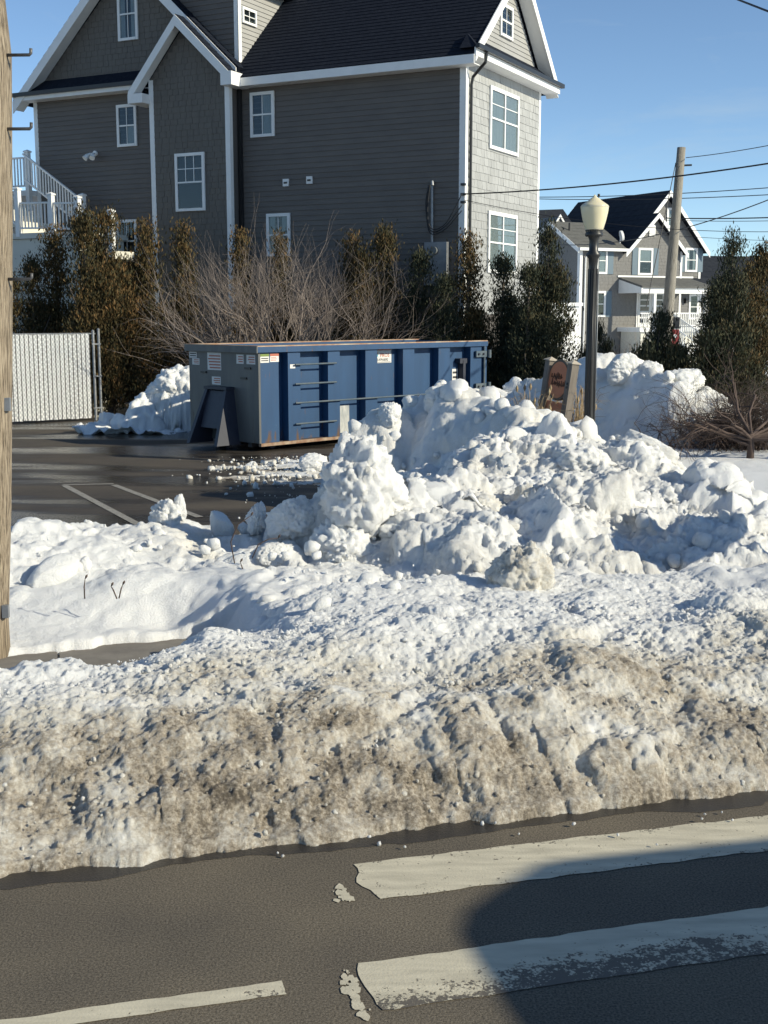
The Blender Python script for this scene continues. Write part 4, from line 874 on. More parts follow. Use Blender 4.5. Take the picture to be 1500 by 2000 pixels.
# the raked cable hitch on the end wall
y0, y1 = .62, BW - .62
m = MB().prism([(-.02, y0 + .16, 1.22), (-.24, y0 + .16, 1.18), (-.62, y0, .10), (-.02, y0, .10)], [(-.02, y0 + .24, 1.22), (-.24, y0 + .24, 1.18), (-.62, y0 + .10, .10), (-.02, y0 + .10, .10)])
m.prism([(-.02, y1 - .24, 1.22), (-.24, y1 - .24, 1.18), (-.62, y1 - .10, .10), (-.02, y1 - .10, .10)], [(-.02, y1 - .16, 1.22), (-.24, y1 - .16, 1.18), (-.62, y1, .10), (-.02, y1, .10)])
m.hexa([(-.06, y0 + .2, .4), (-.4, y0 + .2, .42), (-.4, y1 - .2, .42), (-.06, y1 - .2, .4), (-.06, y0 + .2, 1.19), (-.2, y0 + .2, 1.15), (-.2, y1 - .2, 1.15), (-.06, y1 - .2, 1.19)])
m.box(-.26, -.02, y0 + .14, y1 - .14, 1.18, 1.235)
m.build('cable_hitch', DARKB, bin_)
for y, z in ((.45, 1.42), (BW - .5, 1.5), (.32, 1.62)): MB().box(-.075, -.051, y - .09, y + .09, z - .02, z + .02).build('slot', BLACK, bin_)
# stickers and plates
PAPER = mk('sticker_white', (0.72, 0.70, 0.66), (0.62, 0.60, 0.56), 8, .6); PINK = mk('sticker_red', (0.42, 0.13, 0.08), rough=.6); INK = mk('ink', (0.03, 0.03, 0.035), rough=.6)
ORANGE = mk('sticker_orange', (0.62, 0.22, 0.10), rough=.6); TEAL = mk('sticker_teal', (0.05, 0.35, 0.45), rough=.6); GREEN = mk('sticker_green', (0.16, 0.22, 0.05), rough=.6)
def text(body, size, mat, parent, loc, rot, name='lettering', align='CENTER', sx=1.0, bold=.0):
    cu = bpy.data.curves.new(name, 'FONT'); cu.body = body; cu.size = size; cu.align_x = align; cu.align_y = 'CENTER'; cu.offset = bold; cu.resolution_u = 2
    t = bpy.data.objects.new(name + '_curve', cu); COL.objects.link(t); dg = bpy.context.evaluated_depsgraph_get()
    me = bpy.data.meshes.new_from_object(t.evaluated_get(dg)); bpy.data.objects.remove(t); bpy.data.curves.remove(cu)
    me.materials.clear(); o = link(name, me, mat, parent); o.location = loc; o.rotation_euler = rot; o.scale = (sx, 1, 1); return o
def rowsmb(frm, u0, u1, z0, z1, n, w):                # lines of print too fine to read
    m = MB(); dz = (z1 - z0) / n; rr = random.Random(n)
    for i in range(n): wbox(m, frm, u0, u0 + (u1 - u0) * rr.uniform(.65, 1), w, w + .001, z0 + dz * (i + .25), z0 + dz * (i + .7))
    return m
long_ = lambda u, w, z: (u, -w, z); end_ = lambda u, w, z: (-.051 - w, u, z)
u0, u1 = tb(737, 695), tb(776, 695); z1 = BF.front(740, 681)[1]; z0 = BF.front(740, 710)[1]
fr = lambda u, w, z: (u, RD - .003 - w, z)
u1 = min(u1, tb(787) - .01)
st = wbox(MB(), fr, u0 + .01, u1, -.002, .004, z0, z1).build('sticker', PAPER, bin_)
wbox(MB(), fr, u0 + .02, u1 - .01, .0045, .0055, z1 - .045, z1 - .005).build('banner', PINK, st)
cx, cz, rr = u0 + .12, (z0 + z1) / 2 + .025, .085
def disc(cx, cz, r, a0, a1, fr, w, n=16): return MB().add([fr(cx, w, cz)] + [fr(cx + r * math.cos(a0 + (a1 - a0) * i / n), w, cz + r * math.sin(a0 + (a1 - a0) * i / n)) for i in range(n + 1)], [(0, i + 1, i + 2) for i in range(n)])
disc(cx, cz, rr, R(-180), 0, fr, .0048).build('emblem', TEAL, st); disc(cx, cz, rr, 0, R(55), fr, .0048).build('emblem', ORANGE, st); disc(cx, cz, rr, R(125), R(180), fr, .0048).build('emblem', ORANGE, st)
ty = RD - .003 - .006
text('PROS', .12, PINK, st, ((cx + rr + u1) / 2, ty, cz - .02), (R(90), 0, 0), bold=.002, sx=1.0)
text('203-979-0592', .075, INK, st, ((u0 + u1) / 2, ty, z0 + .065), (R(90), 0, 0), bold=.002, sx=.95)
wbox(MB(), fr, u0 + .03, u1 - .02, .0045, .0055, z0 + .012, z0 + .022).build('rule', INK, st)
def label(fr, u0, u1, z0, z1, top, rows, w0=.0):
    s_ = wbox(MB(), fr, u0, u1, w0, w0 + .003, z0, z1).build('sticker', PAPER, bin_)
    if top: wbox(MB(), fr, u0, u1, w0 + .0035, w0 + .0045, z1 - (z1 - z0) * .3, z1).build('banner', top, s_)
    rowsmb(fr, u0 + .02, u1 - .02, z0 + .02, z1 - (z1 - z0) * (.38 if top else .1), rows, w0 + .0035).build('print', PINK if rows % 2 else INK, s_)
fc = lambda u, w, z: (u, .012 - w, z)
zt = bz1 - .03
label(fc, tb(509, 695), tb(526, 695), zt - .17, zt, GREEN, 2); label(fc, tb(528, 695), tb(545, 695), zt - .16, zt, PINK, 3)
label(end_, BW * .52, BW * .72, 1.55, 1.90, None, 5); label(end_, BW * .53, BW * .66, 1.26, 1.42, None, 3); label(end_, BW * .04, BW * .16, 1.70, 1.88, None, 3); label(end_, BW * .2, BW * .3, 1.70, 1.88, None, 3)
label(end_, BW * .88, BW * .99, 1.78, 1.90, None, 2); label(end_, BW * .84, BW * .95, 1.64, 1.77, None, 3)
lz = BF.front(900, 733)[1]; fl = lambda u, w, z: (u, RD - .004 - w, z)
label(fl, lx - .24, lx - .05, lz - .12, lz + .14, None, 2); label(fl, lx - .2, lx - .05, lz - .3, lz - .15, None, 2)
wbox(MB(), long_, tb(567), tb(577), .0005, .004, 1.60, 1.68).build('sticker', PAPER, bin_)

# ---------------------------------------------------------------- chain-link fence with white slats
a = atz(24, 828); b = aty(200, 826, 31.2); b[2] = 0; fd = (b - a) / np.linalg.norm(b - a); fl_ = float(np.linalg.norm(b - a)); FZ = 2.2
fence = empty('slatted_fence', (a[0], a[1], 0), math.atan2(fd[1], fd[0])); tag(fence, 'chain-link fence panel threaded with white privacy slats beside the wooden pole', 'fence')
n = 27; first = None
for i in range(n):
    x = -.9 + (fl_ + .65) * i / n
    if first is None: first = MB().prism([(0, -.006, .06), (.085, -.006, .06), (.07, .004, .06), (.015, .004, .06)], [(0, -.006, FZ - .03), (.085, -.006, FZ - .03), (.07, .004, FZ - .03), (.015, .004, FZ - .03)]).build('slat', WHITE, fence); first.location = (x, 0, 0)
    else: share(first, fence, (x, random.uniform(-.003, .003), random.uniform(-.012, .012)), name='slat')
m = MB(); st_ = .075; L_ = fl_ - .25
for k in range(int(-FZ / st_) - 14, int(L_ / st_) + 2):
    for sg in (1, -1):
        x0 = k * st_ * 1.0 if sg == 1 else k * st_ + FZ * .6
        p, q = (x0, .05), (x0 + sg * FZ * .6, FZ)
        t0 = 0; t1 = 1; dx = q[0] - p[0]
        for lim, s_ in ((-.9, 1), (L_, -1)):
            if dx != 0:
                t = (lim - p[0]) / dx
                if s_ * dx > 0: t0 = max(t0, t)
                else: t1 = min(t1, t)
        if t1 - t0 < .02: continue
        P = lambda t: (p[0] + dx * t, -.014, p[1] + (q[1] - p[1]) * t)
        m.bar(P(t0), P(t1), .006)
stuff(m.build('wire_mesh', GALV, fence))
for x, z in ((fl_ - .16, FZ + .02), (fl_ - .02, FZ + .06)):
    p = MB().tube([(x, 0, 0), (x, 0, z)], .035, 10).build('post', GALV, fence); MB().lathe([(.04, z), (.04, z + .02), (.02, z + .045), (.005, z + .05)], 10, (x, 0)).build('cap', GALV, p)
MB().tube([(-.9, .01, FZ - .03), (fl_ - .1, .01, FZ - .03)], .02, 8).build('top_rail', GALV, fence)
for z in (.3, 1.1, 1.9): MB().box(fl_ - .2, fl_ + .02, -.045, -.036, z, z + .03).build('strap', GALV, fence)
# ---------------------------------------------------------------- junipers
JUN = mk_leaf('juniper_needles', [(0.020, 0.020, 0.011), (0.052, 0.046, 0.020), (0.105, 0.068, 0.028), (0.18, 0.098, 0.038)])
JUND = mk_leaf('dark_juniper_needles', [(0.018, 0.023, 0.016), (0.036, 0.044, 0.026), (0.068, 0.062, 0.032), (0.12, 0.08, 0.035)])
BARK = mk('bark', (0.09, 0.07, 0.055), (0.15, 0.12, 0.095), 8, .9, bump=.5, bscale=30, stretch=(3, 3, .5))
def juniper_mesh(seed, H, Rr, leaders, n0=5200, bronze=.3, ragged=.28, mat=JUN):
    rg = np.random.RandomState(seed); n = int(n0 * 3.6)
    # leaders: upright spires leaning out of a shared base
    lx = []
    for k in range(leaders):
        a = rg.uniform(0, 6.28); d = Rr * rg.uniform(.15, .62) * (k > 0); hh = H * (1 if k == 0 else rg.uniform(.55, .93)); lx.append((d * math.cos(a), d * math.sin(a), hh, Rr * (rg.uniform(.55, .75) if leaders > 1 else 1.0)))
    # boughs: sprays gathered in upswept plumes so the crown shows clumps and gaps
    nb = 230; Q = []; Dn = []; T = []; Ln = []
    for b in range(nb):
        l = lx[rg.randint(leaders)] if b > leaders * 6 else lx[b % leaders]
        t = rg.beta(1.15, 1.7) if b > leaders * 6 else rg.uniform(.85, .97)
        prof = 1.25 * (1 - t) ** 1.05 * (.55 + .45 * min(1, t / .12)) + .02
        a = rg.uniform(0, 6.28); rr = l[3] * prof * rg.uniform(.55, 1.0 + ragged)
        c0 = np.array([l[0], l[1], t * l[2] * .97]); out = np.array([math.cos(a), math.sin(a), 0])
        blen = (.35 + .55 * (1 - t)) * rg.uniform(.7, 1.3) * (H / 4.5) ** .5
        base = c0 + out * rr * .35; tip = c0 + out * rr + np.array([0, 0, blen * rg.uniform(.5, 1.0)])
        m = n // nb; tone0 = rg.uniform(0, .45)
        s_ = rg.beta(2.0, 1.3, m)[:, None]; P = base + (tip - base) * s_
        P += rg.normal(0, 1, (m, 3)) * (.085 + .10 * (1 - s_)) * np.array([1, 1, .8])
        d = (tip - base) / np.linalg.norm(tip - base) * .6 + np.array([0, 0, .75]) + rg.normal(0, .42, (m, 3))
        Q.append(P); Dn.append(d / np.linalg.norm(d, axis=1, keepdims=True)); T.append(np.clip(tone0 + bronze * s_[:, 0] * rg.uniform(.2, 1.6, m) + rg.normal(0, .07, m), 0, 1)); Ln.append(rg.uniform(.04, .125, m))
    P = np.concatenate(Q); D = np.concatenate(Dn); T = np.concatenate(T); Ln = np.concatenate(Ln)[:, None]
    k = P[:, 2] > .05; P, D, T, Ln = P[k], D[k], T[k], Ln[k]
    side = np.cross(D, rg.normal(size=P.shape)); side /= np.linalg.norm(side, axis=1, keepdims=True); up = np.cross(side, D); wd = Ln * rg.uniform(.09, .18, Ln.shape)
    V = np.stack([P, P + D * Ln * .45 + side * wd + up * wd * .4, P + D * Ln, P + D * Ln * .45 - side * wd + up * wd * .4], 1).reshape(-1, 3)
    i = np.arange(len(P))[:, None] * 4; F = np.concatenate([i + [0, 1, 2], i + [0, 2, 3]])
    me = npmesh('crown', V, F, mat, None, False, {'tone': np.repeat(T, 4)}); d = me.data; bpy.data.objects.remove(me); d['h'] = H
    return d
def trunk_mesh(H, r, seed):
    rg = random.Random(seed); m = MB(); m.tube([(0, 0, -.1), (rg.uniform(-.05, .05), rg.uniform(-.05, .05), H * .3), (rg.uniform(-.08, .08), .03, H * .62), (0, 0, H * .93)], [r, r * .8, r * .5, .012], 7)
    for k in range(5):
        a = k * 1.3 + rg.random(); z = H * (.08 + .1 * k); m.tube([(0, 0, z), (.22 * math.cos(a), .22 * math.sin(a), z + .25), (.42 * math.cos(a), .42 * math.sin(a), z + .75)], [r * .45, r * .3, .01], 5)
    o = m.build('trunk', BARK, None, True); d = o.data; bpy.data.objects.remove(o); return d
KIND = {'slim': (juniper_mesh(1, 4.6, .62, 2, 5400, .42), trunk_mesh(4.6, .07, 1)), 'broad': (juniper_mesh(2, 4.6, 1.25, 6, 9500, .5), trunk_mesh(4.6, .10, 2)),
        'plain': (juniper_mesh(3, 4.6, .85, 3, 6800, .35), trunk_mesh(4.6, .08, 3)), 'dark': (juniper_mesh(4, 4.6, .80, 3, 7200, .3, mat=JUND), trunk_mesh(4.6, .08, 4)),
        'low': (juniper_mesh(5, 2.0, 1.25, 8, 8000, .3, .5, mat=JUND), trunk_mesh(2.0, .07, 5)), 'spire': (juniper_mesh(6, 4.6, 1.05, 4, 8600, .40, mat=JUND), trunk_mesh(4.6, .09, 6))}
def juniper(kind, px, top, Y, width, label, rz):
    cm, tm = KIND[kind]; p = aty(px, top, Y); Z0 = -.02; H0 = cm['h']
    e = empty('juniper', (p[0], p[1], Z0), rz); sz = (p[2] - Z0) / H0; sx = width
    for nm, d in (('crown', cm), ('trunk', tm)):
        o = bpy.data.objects.new(nm, d); COL.objects.link(o); o.parent = e; o.scale = (sx, sx, sz)
    tag(e, label, 'juniper', 'junipers planted in front of the houses')
juniper('plain', 62, 505, 32.6, 1.0, 'short dark juniper just right of the wooden pole', .3)
juniper('slim', 105, 445, 33.0, 1.5, 'narrow pointed juniper in front of the cream stair base', 1.1)
juniper('broad', 205, 402, 32.6, 1.25, 'broadest bronze-green juniper below the staircase railing', 2.0)
juniper('plain', 160, 410, 32.0, 1.3, 'olive juniper tucked into the left side of the broadest juniper', 4.4)
juniper('slim', 284, 432, 32.8, 1.35, 'juniper in front of the lowest left window of the taupe house', .5)
juniper('slim', 356, 434, 33.3, 1.2, 'slender juniper in front of the projecting bay', 2.5)
juniper('slim', 468, 450, 33.4, 1.1, 'juniper tip rising beside the white bay corner board', 3.7)
juniper('slim', 546, 455, 33.2, 1.0, 'juniper tip in front of the lower centre window', 5.1)
juniper('slim', 688, 456, 32.8, 1.15, 'bronze juniper tip above the middle of the dumpster', 1.9)
juniper('plain', 752, 446, 32.4, 1.15, 'full bronze juniper behind the dumpster near its hinged end', .2)
juniper('dark', 822, 482, 32.0, 1.1, 'dark juniper in front of the electric meter box', 2.2)
juniper('slim', 915, 456, 31.6, 1.3, 'slim juniper covering the white corner of the taupe house', 4.0)
juniper('dark', 868, 530, 31.4, 1.0, 'low dark juniper between the meter box and the house corner', 5.0)
juniper('dark', 985, 492, 31.6, 1.1, 'juniper in front of the lower double window', .9)
juniper('spire', 1072, 442, 30.8, 1.0, 'tall dark juniper at the right edge of the taupe house', 3.0)
juniper('dark', 1035, 510, 30.4, 1.0, 'dark juniper filling the gap left of the tall one', 1.4)
juniper('low', 1166, 640, 30.5, .62, 'dark juniper bush behind the lamp post', 1.0)
juniper('low', 1290, 618, 29.0, .98, 'wide dark juniper bush in front of the distant porch', 2.0)
juniper('spire', 1432, 462, 28.5, .95, 'tall bronze juniper at the right side of the picture', 5.2)
juniper('plain', 1492, 480, 29.0, 1.0, 'juniper cut by the right edge of the picture', .6)
juniper('spire', 1395, 560, 29.3, .7, 'shorter juniper just left of the tall bronze one', 2.6)

# ---------------------------------------------------------------- bare shrubs and trees
TWIG = mk('grey_twig', (0.17, 0.135, 0.115), (0.30, 0.25, 0.215), 6, .85); TWIGR = mk('red_brown_twig', (0.05, 0.033, 0.027), (0.10, 0.068, 0.055), 5, .85)
def grow(mb, p, d, L, r, depth, rg, spread, droop, side=4, wob=.16, kids=(2, 3), shrink=(.62, .85)):
    pts = [p.copy()]; rad = [r]; k = 4 if depth > 1 else 3; q = p.copy(); dd = d.copy()
    for i in range(k):
        dd = (dd + Vector((rg.gauss(0, wob), rg.gauss(0, wob), rg.gauss(0, wob) + droop))).normalized(); q = q + dd * (L / k); pts.append(q.copy()); rad.append(r * (1 - .45 * (i + 1) / k))
    mb.tube(pts, rad, side if r > .008 else 3, cap=False)
    if depth <= 0: return
    for j in range(rg.randint(*kids)):
        t = rg.uniform(.35, 1.0) if j else 1.0; i = min(int(t * k), k - 1); b = pts[i].lerp(pts[i + 1], t * k - i)
        ax = Vector((rg.gauss(0, 1), rg.gauss(0, 1), rg.gauss(0, .6))).normalized(); nd = (dd + ax * spread * rg.uniform(.5, 1.2)).normalized()
        grow(mb, b, nd, L * rg.uniform(*shrink), rad[-1] * rg.uniform(.6, .85), depth - 1, rg, spread, droop, side, wob, kids, shrink)
rg = random.Random(11)
c = aty(545, 700, 31.3); shrub = empty('bare_shrub', (c[0], c[1], 0)); shrub.scale = (.98, .95, 1.0); tag(shrub, 'huge leafless many-stemmed shrub spreading behind the dumpster', 'shrub')
st, br = MB(), MB()
for k in range(60):
    a = rg.uniform(0, 6.28); lean = rg.uniform(.05, 1.25); ca, sa = math.cos(a), math.sin(a) * .55
    d = Vector((ca * lean * 1.15, sa * lean, 1.0)).normalized(); base = Vector((ca * rg.uniform(0, 1.3), sa * rg.uniform(0, .8), 0)); L1 = rg.uniform(1.2, 2.1)
    mid = base + d * L1 * .5 + Vector((0, 0, .1)); top = base + d * L1 + Vector((0, 0, .15)); r0 = rg.uniform(.018, .035)
    st.tube([base, mid, top], [r0, r0 * .85, r0 * .7], 5, cap=False)
    for q in range(3): grow(br, mid.lerp(top, rg.uniform(.3, 1)), (d + Vector((rg.gauss(0, .28), rg.gauss(0, .25), rg.uniform(-.05, .2)))).normalized(), rg.uniform(1.1, 1.8), r0 * .62, 2, rg, .6, .025, 3, .17, (3, 4), (.5, .85))
st.build('stems', TWIG, shrub, True); br.build('branches', TWIG, shrub, True)
# low spreading bare tree on the right, in front of the snow heap
c = atz(1465, 893, .36); tree = empty('bare_spreading_tree', (c[0], c[1], .3)); tag(tree, 'dwarf leafless tree with crooked spreading limbs standing in the snow at the right', 'tree')
tr, br = MB(), MB(); rg = random.Random(23)
tr.tube([(0, 0, -.1), (.01, .02, .22), (-.02, .02, .45)], [.07, .055, .05], 9)
for k in range(15):
    a = 2.4 + rg.gauss(0, .75) if k < 10 else rg.uniform(-1.2, 1.2); d = Vector((math.cos(a), math.sin(a) * .5, rg.uniform(-.02, .5))).normalized(); L1 = rg.uniform(.5, 1.05)
    base = Vector((0, 0, rg.uniform(.22, .46))); mid = base + d * L1 * .5 + Vector((0, 0, rg.uniform(-.02, .1))); top = mid + (d + Vector((rg.gauss(0, .3), rg.gauss(0, .3), rg.gauss(0, .2)))).normalized() * L1 * .5
    tr.tube([base, mid, top], [.030, .022, .015], 6, cap=False)
    for q in range(5): grow(br, mid.lerp(top, rg.uniform(.1, 1)), (d + Vector((rg.gauss(0, .4), rg.gauss(0, .4), rg.gauss(0, .3)))).normalized(), rg.uniform(.45, .8), .012, 2, rg, .8, -.06, 3, .25, (2, 4), (.5, .8))
tr.build('trunk', TWIGR, tree, True); br.build('branches', TWIGR, tree, True)
def brush(px, py, Y, w, h, n, seed, label, mat=TWIGR, zb=.25):
    rg = random.Random(seed); c = aty(px, py, Y); e = empty('twiggy_bush', (c[0], c[1], zb)); tag(e, label, 'bush'); m = MB()
    for k in range(n):
        a = rg.uniform(0, 6.28); lean = rg.uniform(.2, 1.3); b = Vector((rg.gauss(0, w * .28), rg.gauss(0, .3), 0))
        grow(m, b, Vector((math.cos(a) * lean, math.sin(a) * lean * .6, 1)).normalized(), h * rg.uniform(.4, .62), .014, 2, rg, .8, -.03, 3, .3, (2, 4), (.5, .85))
    m.build('branches', mat, e, True)
brush(1470, 800, 21.6, 1.9, 1.35, 330, 5, 'dense red-brown leafless bush behind the dwarf tree')
brush(1340, 850, 21.9, 1.0, .8, 34, 6, 'sparse twigs hanging over the snow left of the dwarf tree')
brush(1250, 690, 31.5, 1.0, 2.4, 60, 8, 'pale leafless shrub between the two dark juniper bushes', TWIG, 0)
# dry ornamental grass round the sign
STRAW = mk('dry_grass', (0.36, 0.27, 0.15), (0.22, 0.155, 0.09), 12, .85)
def grass(px, Y, n, h, spread, seed, label, zb=.4):
    rg = random.Random(seed); c = aty(px, 800, Y); e = empty('grass_clump', (c[0], c[1], zb)); tag(e, label, 'grass clump', 'dry grass clumps around the oval sign'); m = MB()
    for k in range(n):
        a = rg.uniform(0, 6.28); l = abs(rg.gauss(0, spread)); hh = h * rg.uniform(.5, 1.15); b = Vector((rg.gauss(0, .08), rg.gauss(0, .08), 0)); o = Vector((math.cos(a), math.sin(a), 0))
        m.tube([b, b + o * l * .35 + Vector((0, 0, hh * .55)), b + o * l * .8 + Vector((0, 0, hh * .9)), b + o * l * 1.25 + Vector((0, 0, hh * rg.uniform(.75, 1)))], [.006, .005, .004, .002], 3, cap=False)
        if rg.random() < .12: q = b + o * l * 1.2 + Vector((0, 0, hh * .93)); m.tube([q, q + Vector((.0, 0, .06)), q + Vector((0, 0, .12))], [.008, .028, .008], 5)
    m.build('blades', STRAW, e)
grass(1035, 21.2, 90, .95, .35, 1, 'tuft of dry grass left of the oval sign'); grass(1130, 21.4, 90, 1.0, .30, 2, 'tuft of dry grass between the oval sign and the lamp post')
grass(1085, 21.9, 60, .8, .25, 3, 'dry grass showing under the oval sign'); grass(995, 20.8, 90, .55, .30, 4, 'low matted tawny grass left of the sign tufts', .45)
# twigs poking out of the verge snow
def sprig(px, py, z, pts, label, r=.006, seed=0):
    c = atz(px, py, z); m = MB().tube([(p[0], p[1], p[2]) for p in pts], [r] * (len(pts) - 1) + [r * .5], 5); q = Vector(pts[-1]); m.tube([q, q + Vector((.01, 0, .02)), q + Vector((.02, 0, .035))], [.004, .011, .004], 5)
    o = m.build('dead_stalk', TWIGR, None, True); o.location = c; tag(o, label, 'twig')
sprig(165, 1158, .40, [(0, 0, -.05), (.0, 0, .05), (.01, 0, .12)], 'single dead stalk standing beside the smooth snow slab')
sprig(228, 1158, .40, [(0, 0, -.05), (-.03, 0, .03), (-.05, .02, .05)], 'short bent stalk in the middle of the verge snow')
sprig(232, 1157, .40, [(0, 0, -.05), (.02, 0, .03), (.03, .02, .06)], 'short forked stalk beside the bent stalk')
sprig(458, 1090, .5, [(0, 0, -.05), (-.03, 0, .15), (.03, .05, .3), (.15, .05, .38)], 'long arching stalk over the hollow in the snow')
sprig(492, 1080, .5, [(0, 0, -.05), (.06, 0, .08), (.15, .05, .12), (.24, .05, .13)], 'second arching stalk inside the hollow')
sprig(480, 1120, .36, [(0, 0, -.05), (-.03, 0, .05), (-.05, .02, .1)], 'reddish sprig at the near rim of the hollow')
# ---------------------------------------------------------------- lamp post
LY = 20.0; lp = aty(1151, 800, LY)
lamp = empty('street_lamp', (lp[0], lp[1], 0)); tag(lamp, 'black lamp post with a cream acorn globe standing behind the sunlit snow pile', 'street lamp')
zt = lambda py: aty(1160, py, LY)[2]
lean = R(-.35)
m = MB().lathe([(.16, 0), (.16, .5), (.11, .6), (.085, .7), (.075, 1.2), (.070, zt(520)), (.080, zt(505)), (.11, zt(500)), (.115, zt(496)), (.075, zt(490)), (.072, zt(470)), (.095, zt(462)), (.115, zt(458)), (.122, zt(450))], 20); m.build('pole', BLACK, lamp, True)
for k in range(8):
    a = k * math.pi / 4; MB().tube([(.073 * math.cos(a), .073 * math.sin(a), .8), (.067 * math.cos(a), .067 * math.sin(a), zt(525))], .013, 6).build('flute', BLACK, lamp, True)
MB().lathe([(.128, zt(462)), (.142, zt(460)), (.142, zt(456)), (.13, zt(455)), (.13, zt(452)), (.14, zt(451)), (.14, zt(449)), (.11, zt(448))], 20).build('fitter', BLACK, lamp, True)
GLOBE, nt, bs, N, L = _new('acorn_globe'); bs.inputs['Base Color'].default_value = (0.66, 0.60, 0.42, 1); bs.inputs['Roughness'].default_value = .32; bs.inputs['Subsurface Weight'].default_value = .5; bs.inputs['Subsurface Radius'].default_value = (.12, .11, .06); bs.inputs['Subsurface Scale'].default_value = 1.0
g = lambda py, hw: (hw * LY / FOC * 1.01, zt(py))
MB().lathe([g(453, 15), g(445, 18), g(430, 22), g(415, 25), g(405, 26.2), g(402, 25.8), g(400, 24), g(397, 20), g(392, 13), g(388, 9), g(385, 4), g(382, 2.6), g(380, .5)], 32).build('globe', GLOBE, lamp, True)
MB().lathe([(.218, zt(405.5)), (.2235, zt(404.8)), (.2235, zt(403.4)), (.217, zt(402.6))], 32).build('globe_band', GLOBE, lamp, True)
MB().tube([(.085, .15, zt(400)), (.085, .15, zt(380))], .008, 6).tube([(.085, .15, zt(382)), (.085, .15, zt(377))], .02, 8).build('finial', BLACK, lamp, True)
MB().tube([(.088, -.02, zt(498)), (.088, -.02, .8)], .008, 6).build('wire_guard', GALV, lamp, True)

# ---------------------------------------------------------------- utility poles and wires
WOOD, nt, bs, N, L = _new('pole_wood')
def wood(nt, bs, N, L, a, b, c):
    tc = N.new('ShaderNodeTexCoord'); mp = N.new('ShaderNodeMapping'); mp.inputs['Scale'].default_value = (42, 42, 1.3); L.new(tc.outputs['Object'], mp.inputs[0])
    n = N.new('ShaderNodeTexNoise'); n.inputs['Scale'].default_value = 2.2; n.inputs['Detail'].default_value = 8; n.inputs['Roughness'].default_value = .7; L.new(mp.outputs[0], n.inputs['Vector'])
    r = N.new('ShaderNodeValToRGB'); e = r.color_ramp.elements; e[0].position = .38; e[1].position = .60; e[0].color = (*a, 1); e[1].color = (*c, 1); k = e.new(.46); k.color = (*b, 1)
    L.new(n.outputs['Fac'], r.inputs['Fac']); L.new(r.outputs['Color'], bs.inputs['Base Color']); bs.inputs['Roughness'].default_value = .85
    bp = N.new('ShaderNodeBump'); bp.inputs['Strength'].default_value = .9; bp.inputs['Distance'].default_value = .02; L.new(n.outputs['Fac'], bp.inputs['Height']); L.new(bp.outputs[0], bs.inputs['Normal'])
wood(nt, bs, N, L, (0.035, 0.025, 0.016), (0.20, 0.155, 0.105), (0.40, 0.33, 0.24))
GREYW, nt, bs, N, L = _new('weathered_pole_wood'); wood(nt, bs, N, L, (0.10, 0.09, 0.075), (0.22, 0.20, 0.165), (0.30, 0.28, 0.24))
pb = atz(13, 1290); pr = .15; px_ = pb[0] - pr
pole = empty('utility_pole', (px_, pb[1] + .1, 0)); tag(pole, 'close weathered wooden utility pole with metal steps at the left edge', 'utility pole')
def edge(py): return aty(10.0 + 4 * math.sin(max(0, min(1, py / 1290)) * 3.14), py, pb[1])[0] - px_
prof = [(edge(1290) + .012, -.3), (edge(1290) + .008, .3)] + [(edge(py), aty(20, py, pb[1])[2]) for py in (1000, 700, 400, 100)] + [(.115, 8.2), (.10, 9.5)]
MB().lathe(prof, 28).build('pole', WOOD, pole, True)
STEPM = mk('step_iron', (0.05, 0.05, 0.055), (0.12, 0.12, 0.12), 12, .5, metal=.3)
for py in (105, 250, 545):
    z = aty(40, py, pb[1])[2]; e0 = edge(py) - .04
    MB().tube([(e0, -.05, z), (e0 + .20, -.06, z), (e0 + .212, -.06, z + .012), (e0 + .214, -.06, z + .045)], .0125, 8).build('step', STEPM, pole, True)
for py in (790, 1195):
    z = aty(15, py, pb[1])[2]; MB().box(edge(py) - .03, edge(py) + .02, -.10, -.06, z - .05, z + .05).build('step_bracket', GALV, pole)
# the farther pole, slightly leaning
PY = 40.0; t_ = aty(1331, 288, PY); b_ = aty(1302, 640, PY); b0 = b_ + (b_ - t_) * (b_[2] / (t_[2] - b_[2]))
pole2 = empty('utility_pole', (b0[0], b0[1], 0)); tag(pole2, 'leaning grey utility pole standing in front of the distant shingled house', 'utility pole')
d = Vector(t_ - b0); MB().tube([d * -.02, d * .3, d * .7, d], [.20, .185, .15, .13], 16).build('pole', GREYW, pole2, True)
MB().tube([d * .93 + Vector((.1, 0, 0)), d * .93 + Vector((.35, -.1, 0))], .03, 6).build('insulator', STEPM, pole2); 
CABLE = mk('cable', (0.012, 0.012, 0.014), rough=.6)
def wire(a, b, sag, r, label, group=None, n=18, ext=14):
    a, b = Vector(a), Vector(b); pts = [a.lerp(b, i / n) - Vector((0, 0, sag * 4 * (i / n) * (1 - i / n))) for i in range(n + 1)]
    pts.append(b + (pts[-1] - pts[-2]).normalized() * ext)
    o = MB().tube([p - a for p in pts], r, 5, cap=False).build('overhead_wire', CABLE, None, True); o.location = a; tag(o, label, 'wire', group or 'overhead wires'); return o
hc = Vector(HF.o + HF.X * .05 - HF.Y * .12); hz = HF.front(905, 380)[1]
wire((hc.x, hc.y, hz), aty(1560, 310, 26), .12, .018, 'thick service cable from the taupe house corner rising to the right')
wire((hc.x, hc.y, hz - .15), aty(1560, 452, 30), .25, .008, 'thin line sagging below the thick service cable')
wire(aty(1340, 308, PY), aty(1580, 268, 33), .05, .012, 'wire leaving the top of the leaning pole')
wire(aty(1030, 385, 70), aty(1560, 362, 60), .15, .022, 'upper of two thin parallel wires behind the lamp globe'); wire(aty(1030, 388, 70), aty(1560, 377, 60), .15, .022, 'lower of two thin parallel wires behind the lamp globe')
